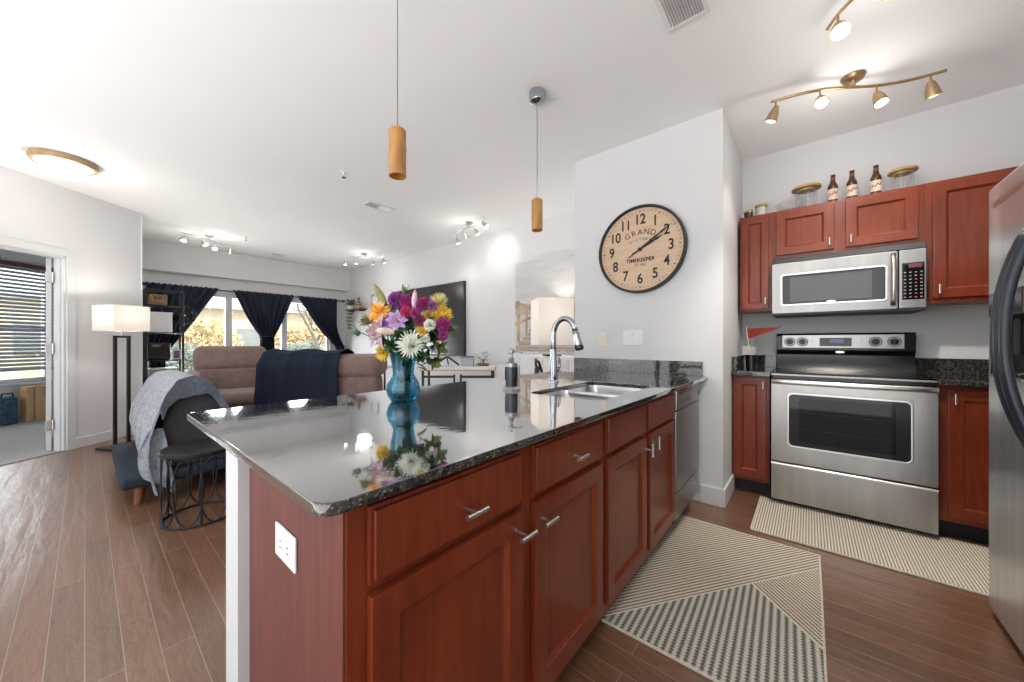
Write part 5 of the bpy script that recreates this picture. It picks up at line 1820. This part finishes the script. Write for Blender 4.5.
def nb_fn(u, v):
    path = [(0.34, 0.86), (0.24, 1.035), (0.10, 1.075), (-0.055, 1.045), (-0.115, 0.92), (-0.085, 0.72), (-0.07, 0.50), (-0.06, 0.28)]
    t = v * (len(path) - 1)
    k = min(int(t), len(path) - 2)
    f = t - k
    y = path[k][0] * (1 - f) + path[k + 1][0] * f
    z = path[k][1] * (1 - f) + path[k + 1][1] * f
    dr = max(0, v - 0.4)
    x0, x1 = -0.56 - 0.22 * dr, 0.20 - 0.06 * dr
    x = x0 + (x1 - x0) * u
    y -= 0.010 * math.sin(u * 19 + 1) * (0.3 + v) + 0.006 * math.sin(u * 41) + 0.012
    z += 0.010 * math.sin(u * 12 + 2)
    if x < -0.55:
        y += 0.0
    return Vector((x, y, z))


nb = thing('navy_blanket', 'dark navy blanket draped over the back of the brown loveseat', 'blanket', (1.56, 3.78, 0), 39.8 - 90)
MB().sheet(nb_fn, 48, 30, 0.012).build('blanket_cloth', NAVY, nb)

# curtains, rod
YC = 8.20
ROD = thing('curtain_rod', 'black curtain rod with round finials across the living room windows', 'curtain rod', (2.2, YC - 0.02, 2.085))
MB().cyl((-1.55, 0, 0), (1.56, 0, 0), 0.011, seg=12).build('rod', BLACKM, ROD)
for s in (-1, 1):
    MB().lathe([(0, -0.03), (0.014, -0.03), (0.016, -0.01), (0.024, 0), (0.03, 0.02), (0.026, 0.04), (0.012, 0.052), (0, 0.054)], 20, Matrix.Translation((s * 1.57, 0, 0)) @ Matrix.Rotation(R(90 * s), 4, 'Y')).build('finial', BLACKM, ROD)
    MB().box(s * 1.50 - 0.008, s * 1.50 + 0.008, -0.01, 0.10, -0.012, 0.012, 0.003).build('bracket', BLACKM, ROD)


def smooth(t):
    return t * t * (3 - 2 * t)


def curtain(label, tl, tr, tie_x, tie_w, tie_z, bot, side, folds):
    o = thing('curtain', label, 'curtain', ((tl + tr) / 2, YC, 0), 0, 'navy curtains')
    cx = (tl + tr) / 2
    zt = 2.115

    def edges(z):
        if z > tie_z:
            f = (zt - z) / (zt - tie_z)
            if side == 'c':
                g = f ** 1.05
                g = g * (1 - 0.10 * math.sin(PI * f))
                return tl + (tie_x - tie_w - tl) * g, tr + (tie_x + tie_w - tr) * g
            if side == 'l':
                g = f * (1 - 0.06 * math.sin(PI * f))
                return tl, tr + (tie_x + tie_w - tr) * g
            g = f * (1 - 0.14 * math.sin(PI * f))
            g2 = max(0, (f - 0.55) / 0.45) ** 1.5
            return tl + (tie_x - tie_w - tl) * g, tr + (tie_x + tie_w - tr) * g2
        f = (tie_z - z) / max(0.01, tie_z - bot)
        w = tie_w * (1 + 0.35 * smooth(min(1, f * 1.5)))
        return tie_x - w, tie_x + w

    def fn(u, v):
        z = zt - v * (zt - bot)
        a, b_ = edges(z)
        f = min(1.0, max(0.0, (zt - z) / (zt - tie_z)))
        amp = 0.022 + 0.014 * f
        x = a + (b_ - a) * u
        y = -0.02 + amp * math.sin(u * folds * 2 * PI) + 0.006 * math.sin(u * folds * 5.3 + v * 6)
        if z > 2.05:
            y = -0.02 + (y + 0.02) * 0.75
            z += 0.008 * math.sin(u * folds * 4 * PI)
        return Vector((x - cx, y, z))
    MB().sheet(fn, folds * 14, 44, 0.004).build('curtain_panel', NAVYC, o)
    pts = [(tie_x - cx + (tie_w + 0.012) * math.cos(2 * PI * k / 24), -0.02 + 0.052 * math.sin(2 * PI * k / 24), tie_z + 0.012 * math.cos(2 * PI * k / 24)) for k in range(24)]
    MB().tube(pts, 0.014, 8, True).build('tieback', NAVY, o)
    return o


curtain('navy curtain tied back to the left behind the black shelf unit', 0.63, 1.555, 0.76, 0.09, 0.95, 0.15, 'l', 7)
curtain('navy curtain gathered by a tieback in the middle between two windows', 1.76, 2.775, 2.30, 0.115, 1.255, 0.12, 'c', 8)
curtain('navy curtain drawn to the right toward the television wall', 2.825, 3.645, 3.72, 0.085, 1.04, 0.12, 'r', 7)

# shelf unit
SH = thing('shelf_unit', 'black metal open shelf unit in front of the left curtain', 'shelf', (0.57, 7.38, 0))
for x in (0.0, 0.40):
    for y in (0.0, 0.30):
        MB().box(x - 0.011, x + 0.011, y - 0.011, y + 0.011, 0, 1.93 if x < 0.2 else 1.93, 0.002).build('post', BLACKM, SH)
for z in (0.12, 0.50, 0.885, 1.295, 1.70):
    MB().box(-0.011, 0.411, -0.011, 0.311, z - 0.018, z, 0.003).build('shelf_board', BLACKM, SH)
mb = MB().box(0, 0.4, -0.009, 0.009, 1.915, 1.933).box(0, 0.4, 0.291, 0.309, 1.915, 1.933).box(-0.009, 0.009, 0, 0.3, 1.915, 1.933).box(0.391, 0.409, 0, 0.3, 1.915, 1.933)
mb.build('top_rail', BLACKM, SH)
q = thing('storage_basket', 'brown wicker basket on the top board of the black shelf unit', 'basket', (0.70, 7.52, 1.70))
MB().box(-0.10, 0.10, -0.09, 0.09, 0, 0.16, 0.02, 3).build('basket_body', mat('wicker', (0.30, 0.19, 0.10), 0.8, var=0.6, scale=70, bump=0.6), q)
MB().tube([(-0.04, -0.092, 0.12), (-0.03, -0.10, 0.09), (0.03, -0.10, 0.09), (0.04, -0.092, 0.12)], 0.006, 8).build('basket_handle', BLACKM, q)
q = thing('storage_box', 'plain white box on the middle board of the black shelf unit', 'box', (0.705, 7.52, 1.295))
MB().box(-0.105, 0.145, -0.12, 0.12, 0, 0.27, 0.006).build('carton', WHITE, q)
MB().box(-0.109, 0.149, -0.124, 0.124, 0.27, 0.30, 0.006).build('lid', WHITE, q)
q = thing('printer', 'black printer on the third board of the black shelf unit', 'printer', (0.72, 7.53, 0.885))
MB().box(-0.13, 0.11, -0.13, 0.13, 0, 0.26, 0.015, 3).build('printer_body', BLACK, q)
MB().box(-0.10, 0.08, -0.15, -0.10, 0.03, 0.05, 0.004).build('paper_tray', BLACKM, q)
MB().box(-0.09, 0.0, -0.134, -0.128, 0.19, 0.225, 0.002).build('control_panel', mat('grey_panel', (0.12, 0.12, 0.13), 0.3), q)
q = thing('picture_frame', 'small white photo frame beside the printer on the black shelf unit', 'picture frame', (0.905, 7.46, 0.885), 0)
MB().plate(rrect(-0.05, 0.05, 0, 0.15, 0.004, 2), [rrect(-0.036, 0.036, 0.016, 0.134, 0.002, 2)], -0.012, 0, 0.002, mtx=XZ).build('frame', WHITE, q)
MB().box(-0.038, 0.038, -0.006, -0.003, 0.014, 0.136).build('photo', mat('grey_photo', (0.12, 0.15, 0.17), 0.4, var=0.8, scale=25), q)
q = thing('storage_bin', 'grey storage bin on the fourth board of the black shelf unit', 'bin', (0.75, 7.52, 0.50))
MB().prism([(-0.13, 0), (0.13, 0), (0.15, 0.24), (-0.15, 0.24)], -0.12, 0.12, 'Y', 0.012).build('bin_body', mat('grey_plastic', (0.35, 0.36, 0.38), 0.5), q)
MB().box(-0.155, 0.155, -0.125, 0.125, 0.24, 0.26, 0.006).build('lid', WHITE, q)
q = thing('pedestal_fan', 'black round pedestal fan beside the shelf unit in front of the left curtain', 'fan', (1.02, 7.80, 0))
MB().lathe([(0, 0), (0.10, 0), (0.095, 0.02), (0.03, 0.035), (0, 0.035)], 32).build('base', BLACKM, q)
MB().cyl((0, 0, 0.03), (0, 0.03, 1.55), 0.012, seg=10).build('pole', BLACKM, q)
mb = MB()
FXR = Matrix.Rotation(R(90), 4, 'X')
for rr in (0.04, 0.08, 0.12, 0.155):
    for y in (-0.07, 0.0):
        mb.tube([(rr * math.cos(2 * PI * k / 32), y + (0.012 if rr > 0.14 and y < 0 else 0), 1.58 + rr * math.sin(2 * PI * k / 32)) for k in range(32)], 0.0022 if rr < 0.15 else 0.005, 6, True)
for k in range(18):
    a = 2 * PI * k / 18
    mb.tube([(0.03 * math.cos(a), -0.075, 1.58 + 0.03 * math.sin(a)), (0.12 * math.cos(a), -0.07, 1.58 + 0.12 * math.sin(a)), (0.157 * math.cos(a), -0.035, 1.58 + 0.157 * math.sin(a))], 0.0016, 5)
mb.build('cage', BLACKM, q)
mb = MB()
for k in range(5):
    a = 2 * PI * k / 5
    M = Matrix.Translation((0, -0.035, 1.58)) @ Matrix.Rotation(a, 4, 'Y') @ Matrix.Translation((0.075, 0, 0)) @ Matrix.Rotation(R(25), 4, 'X')
    mb.box(-0.06, 0.06, -0.002, 0.002, -0.035, 0.035, 0.0015, mtx=M)
mb.build('blade', mat('smoke_plastic', (0.02, 0.022, 0.03), 0.2), q)
MB().cyl((0, -0.078, 1.58), (0, -0.07, 1.58), 0.022, seg=20).build('hub_cap', PLASTIC, q)
MB().cyl((0, -0.01, 1.58), (0, 0.09, 1.58), 0.05, 0.035, 20).build('motor', BLACKM, q)

# television
TV = thing('television', 'huge black flat television mounted on the long white wall', 'television', (XT - 0.03, 5.25, 0.925), -90)
MB().box(-1.05, 1.05, -0.02, 0.03, 0, 1.20, 0.008).build('housing', BLACKM, TV)
MB().box(-1.035, 1.035, -0.0215, -0.018, 0.018, 1.185).build('screen', mat('dark_screen', (0.030, 0.030, 0.032), 0.16, var=0.05, spec=0.6), TV)

# boardwalk picture: a canvas print of a pier running to a pale sea
PIC = thing('canvas_picture', 'tall grey canvas picture of a wooden boardwalk on the right wall', 'picture', (XT, 2.50, 1.02), -90)
PW, PH = 0.66, 1.225
MB().box(-PW, PW, -0.035, 0, 0, PH, 0.004).build('canvas', mat('grey_sky_print', (0.56, 0.555, 0.55), 0.85, var=0.10, scale=2.2, stretch=(1, 1, 5), detail=7), PIC)
PK = mat('weathered_plank_print', (0.36, 0.31, 0.275), 0.85, var=0.35, scale=9, stretch=(1, 1, 8))
PKD = mat('dark_plank_print', (0.19, 0.16, 0.14), 0.85, var=0.35, scale=9)
SEA = mat('grey_sea_print', (0.42, 0.42, 0.42), 0.85, var=0.2, scale=6, stretch=(1, 1, 10))
MB().box(-PW, PW, -0.0362, -0.035, 0.50, 0.64).build('sea_band', SEA, PIC)
mb = MB()
zz = 0.0
hgt = 0.075
zz0 = 0.005
while zz0 < 0.52:
    f = zz0 / 0.52
    w = PW * (1 - 0.72 * f)
    h_ = 0.070 * (1 - 0.8 * f) + 0.006
    mb.prism([(-w, zz0), (w, zz0), (w - 0.01, zz0 + h_ * 0.86), (-w + 0.01, zz0 + h_ * 0.86)], -0.0372, -0.0362, 'Y')
    zz0 += h_
mb.build('plank_print', PK, PIC)
mb = MB()
for s in (-1, 1):
    mb = MB()
    mb.prism([(s * PW, 0.60), (s * PW, 0.70), (s * 0.19, 0.56), (s * 0.19, 0.54)], -0.0378, -0.0364, 'Y')
    mb.prism([(s * PW, 0.34), (s * PW, 0.40), (s * 0.19, 0.53), (s * 0.19, 0.52)], -0.0378, -0.0364, 'Y')
    for x, z0_, z1_ in ((0.60, 0.02, 0.70), (0.46, 0.14, 0.655), (0.36, 0.24, 0.625), (0.28, 0.34, 0.60), (0.22, 0.43, 0.575)):
        w_ = 0.045 * x / 0.6
        mb.box(s * x - w_ / 2, s * x + w_ / 2, -0.0380, -0.0364, z0_, z1_)
    mb.build('railing_print', mat('tan_rail_print', (0.42, 0.30, 0.20), 0.85, var=0.4, scale=12), PIC)

# white sideboard and lamp
SB = thing('sideboard', 'white sideboard under the boardwalk picture', 'sideboard', (3.44, 2.74, 0), -90)
MB().box(0, 1.04, 0.01, 0.44, 0.06, 0.955, 0.004).build('carcass', WHITE, SB)
MB().box(-0.012, 1.05, -0.005, 0.445, 0.955, 0.985, 0.004).build('top', WHITE, SB)
for k in range(3):
    d = MB().box(0.01 + k * 0.343, 0.343 + k * 0.343, -0.008, 0.012, 0.08, 0.945, 0.004).build('door', WHITE, SB)
    MB().ball((0.05 + k * 0.343, -0.02, 0.7), 0.012).build('knob', NICKEL, d)
for x in (0.05, 0.99):
    for y in (0.05, 0.40):
        MB().cyl((x, y, 0.07), (x, y, 0), 0.02, 0.015, 12).build('leg', WHITE, SB)
WB = thing('storage_cabinet', 'low white cabinet at the near end of the white sideboard', 'cabinet', (3.44, 3.13, 0), -90)
MB().box(0, 0.36, 0.0, 0.44, 0.0, 0.83, 0.006).build('carcass', WHITE, WB)
MB().box(0.006, 0.354, -0.014, 0.002, 0.02, 0.80, 0.004).build('door', WHITE, WB)
MB().box(-0.008, 0.368, -0.015, 0.445, 0.83, 0.855, 0.004).build('top', WHITE, WB)
LP = thing('table_lamp', 'table lamp with lit white box shade in front of the boardwalk picture', 'lamp', (3.53, 2.33, 0.985), 50)
MB().box(-0.09, 0.09, -0.09, 0.09, 0, 0.02, 0.004).build('base', BLACKM, LP)
MB().box(-0.012, 0.012, -0.012, 0.012, 0.015, 0.20, 0.002).build('stem', BLACKM, LP)
box_shade(0.205, 0.205, 0.13, 0.665).build('lamp_shade', SHD, LP)
MB().ball((0, 0, 0.42), 0.035, u=12, v=8).build('bulb', BULB, LP)
add_light('lamp_light', 'POINT', (3.53, 2.33, 1.44), 9, (1.0, 0.92, 0.87), 0.05, parent=LP)

# dark curved chair back behind the counter
BC = thing('dining_chair', 'black chair with curved top rail just behind the counter end by the clock wall', 'chair', (3.08, 1.93, 0), 30)
MB().box(-0.20, 0.20, -0.20, 0.20, 0.43, 0.47, 0.015, 3).build('seat', BLACKM, BC)
for x, y in ((-0.17, -0.17), (0.17, -0.17), (-0.17, 0.17), (0.17, 0.17)):
    MB().cyl((x, y, 0.44), (x * 1.1, y * 1.1, 0), 0.016, 0.012, 12).build('leg', BLACKM, BC)
mb = MB().tube([(-0.20, 0.16, 0.46), (-0.21, 0.20, 0.80), (-0.16, 0.23, 0.93), (0, 0.25, 0.97), (0.16, 0.23, 0.93), (0.21, 0.20, 0.80), (0.20, 0.16, 0.46)], 0.014, 10)
mb.build('back_frame', BLACKM, BC)
MB().box(-0.17, 0.17, 0.225, 0.245, 0.78, 0.90, 0.006).build('backrest', BLACKM, BC)

# dining table with things on it, chairs
TD = thing('dining_table', 'white topped dining table with thin black legs in front of the television', 'table', (3.245, 3.60, 0), 39.8 - 90)
MB().box(-0.50, 0.46, -0.20, 0.20, 0.79, 0.83, 0.004).build('table_top', WHITE, TD)
MB().box(-0.505, 0.465, -0.205, 0.205, 0.776, 0.79, 0.003).build('apron', OAK, TD)
for x in (-0.47, 0.43):
    for y in (-0.17, 0.17):
        MB().box(x - 0.014, x + 0.014, y - 0.014, y + 0.014, 0, 0.78, 0.002).build('leg', BLACKM, TD)
MB().box(-0.47, 0.43, -0.01, 0.01, 0.25, 0.27, 0.002).build('stretcher', BLACKM, TD)


def tloc(x, y, z):
    p = TD.matrix_basis @ Vector((x, y, z))
    return (p.x, p.y, p.z)


q = thing('table_easel', 'black angular stand on the white dining table', 'stand', tloc(-0.18, -0.03, 0.83), 39.8 - 90)
MB().tube([(-0.16, 0, 0.012), (-0.02, 0, 0.115), (0.02, 0, 0.115), (0.16, 0, 0.012)], 0.013, 8).build('frame', BLACKM, q)
MB().tube([(0, -0.01, 0.11), (0, 0.10, 0.012)], 0.009, 8).build('rear_strut', BLACKM, q)
q = thing('storage_tin', 'pale grey box on the white dining table beside the plant', 'box', tloc(0.09, 0.0, 0.83), 39.8 - 90)
MB().box(-0.085, 0.085, -0.06, 0.06, 0, 0.115, 0.012, 3).build('tin_body', mat('blue_grey_tin', (0.36, 0.39, 0.45), 0.45), q)
MB().box(-0.088, 0.088, -0.063, 0.063, 0.115, 0.13, 0.005).build('lid', mat('dark_tin_lid', (0.10, 0.11, 0.13), 0.4), q)


def plant(name, label, loc, n, ln, wd, spread, m, pot, pr, ph, seed, extra=None):
    rr_ = random.Random(seed)
    o = thing(name, label, 'plant', loc)
    MB().lathe([(0, 0), (pr * 0.8, 0), (pr, ph), (pr * 0.9, ph), (pr * 0.75, ph * 0.85), (0, ph * 0.85)], 20).build('pot', pot, o)
    mb = MB()
    st = MB()
    for k in range(n):
        a = rr_.uniform(0, 2 * PI)
        r_ = rr_.uniform(0, spread)
        p = Vector((r_ * math.cos(a), r_ * math.sin(a), ph + rr_.uniform(0.0, ln * 1.6)))
        d = Vector((math.cos(a), math.sin(a), rr_.uniform(-0.2, 1.0)))
        leaf(mb, p, d, ln * rr_.uniform(0.7, 1.2), wd, 0.3)
        if k % 3 == 0:
            st.tube([(0, 0, ph * 0.8), (p.x * 0.4, p.y * 0.4, (ph + p.z) * 0.5), p], 0.002, 5)
    if extra:
        for k in range(extra):
            x = rr_.uniform(-0.03, 0.03)
            y = rr_.uniform(-0.03, 0.03)
            pts = [Vector((x, y, ph)), Vector((x * 2 - 0.03, y * 2, ph * 0.4))] + [Vector((x * 2 - 0.035 + rr_.uniform(-.012, .012), y * 2, -0.08 * j)) for j in range(1, 6)]
            st.tube(pts, 0.002, 5)
            for p in pts[2:]:
                for _ in range(3):
                    leaf(mb, p, (rr_.uniform(-1, 1), rr_.uniform(-1, 1), -0.3), ln * 0.7, wd * 0.9, 0.2)
    mb.build('leaf', m, o)
    st.build('stem', STEM, o)
    return o


plant('potted_plant', 'small spiky grey-green plant at the end of the white dining table', tloc(0.30, 0.0, 0.83), 34, 0.085, 0.014, 0.10, LEAFG, mat('brown_pot', (0.22, 0.12, 0.07), 0.6), 0.09, 0.03, 4)


def side_chair(loc, rot, label):
    o = thing('dining_chair', label, 'chair', loc, rot, 'thin black chairs at the dining table')
    MB().box(-0.21, 0.21, -0.21, 0.21, 0.44, 0.48, 0.012, 3).build('seat', BLACKM, o)
    for x, y in ((-0.19, -0.19), (0.19, -0.19), (-0.19, 0.19), (0.19, 0.19)):
        MB().box(x - 0.011, x + 0.011, y - 0.011, y + 0.011, 0, 0.76 if y > 0 else 0.44, 0.002).build('leg', BLACKM, o)
    mb = MB()
    MB().box(-0.19, 0.19, 0.182, 0.198, 0.715, 0.745, 0.006).build('backrest', BLACKM, o)
    return o


side_chair(tloc(-0.2, -0.30, 0), 39.8 + 90, 'thin black dining chair at the loveseat end of the white dining table')
side_chair(tloc(0.26, -0.30, 0), 39.8 + 90, 'thin black dining chair at the plant end of the white dining table')
GT = thing('side_table', 'white side table on thin black frame between loveseat and flower vase', 'side table', (2.566, 4.494, 0), 39.8 - 90)
MB().box(-0.16, 0.16, -0.2, 0.2, 0.80, 0.82, 0.004).build('table_top', WHITE, GT)
mb = MB()
for x in (-0.14, 0.14):
    for y in (-0.18, 0.18):
        MB().box(x - 0.010, x + 0.010, y - 0.010, y + 0.010, 0, 0.80, 0.002).build('leg', BLACKM, GT)
MB().box(-0.14, 0.14, -0.18, 0.18, 0.30, 0.315, 0.003).build('lower_shelf', BLACKM, GT)

# little wall shelf in the corner with plant and figurine, framed picture
WS = thing('wall_shelf', 'small dark floating shelf on the television wall near the corner', 'shelf', (XT, 7.66, 1.872), -90)
MB().box(-0.34, 0.36, -0.16, 0, -0.025, 0, 0.004).build('shelf_board', mat('dark_walnut', (0.05, 0.03, 0.022), 0.5, var=0.2), WS)
for x in (-0.22, 0.24):
    MB().box(x - 0.01, x + 0.01, -0.13, 0, -0.05, -0.025, 0.003).build('bracket', BLACKM, WS)
plant('trailing_plant', 'bright green trailing plant at the corner end of the floating shelf', (XT - 0.085, 7.90, 1.872), 60, 0.075, 0.05, 0.10, fl_mat('bright_leaf', (0.07, 0.24, 0.04)), WHITE, 0.06, 0.09, 8, extra=5)
FG = thing('figurine', 'small tan seated figurine on the floating shelf beside the plant', 'figurine', (XT - 0.085, 7.52, 1.872))
TAN = mat('tan_ceramic', (0.45, 0.27, 0.15), 0.5, var=0.3)
mb = MB().box(-0.06, 0.06, -0.14, 0.14, 0, 0.06, 0.012, 3)
mb.build('plinth', mat('orange_tan_wood', (0.50, 0.28, 0.13), 0.5, var=0.2), FG)
MB().lathe([(0, 0.058), (0.05, 0.06), (0.055, 0.09), (0.042, 0.14), (0.03, 0.17), (0.018, 0.182), (0.03, 0.195), (0.035, 0.22), (0.026, 0.245), (0, 0.252)], 20).build('figure_body', mat('grey_ceramic', (0.16, 0.15, 0.15), 0.5, var=0.3), FG)
MB().ball((-0.03, 0, 0.11), 0.022, 1, 2.4, 0.8).build('figure_arms', TAN, FG)
FP = thing('framed_picture', 'small framed picture on the television wall behind the bouquet', 'picture frame', (XT, 6.98, 1.93), -90)
MB().plate(rrect(-0.15, 0.15, 0, 0.22, 0.004, 2), [rrect(-0.13, 0.13, 0.02, 0.20, 0.002, 2)], -0.02, 0, 0.002, mtx=XZ).build('frame', NICKEL, FP)
MB().box(-0.132, 0.132, -0.010, -0.004, 0.018, 0.202).build('print', mat('pale_print', (0.62, 0.62, 0.62), 0.7, var=0.25, scale=12), FP)
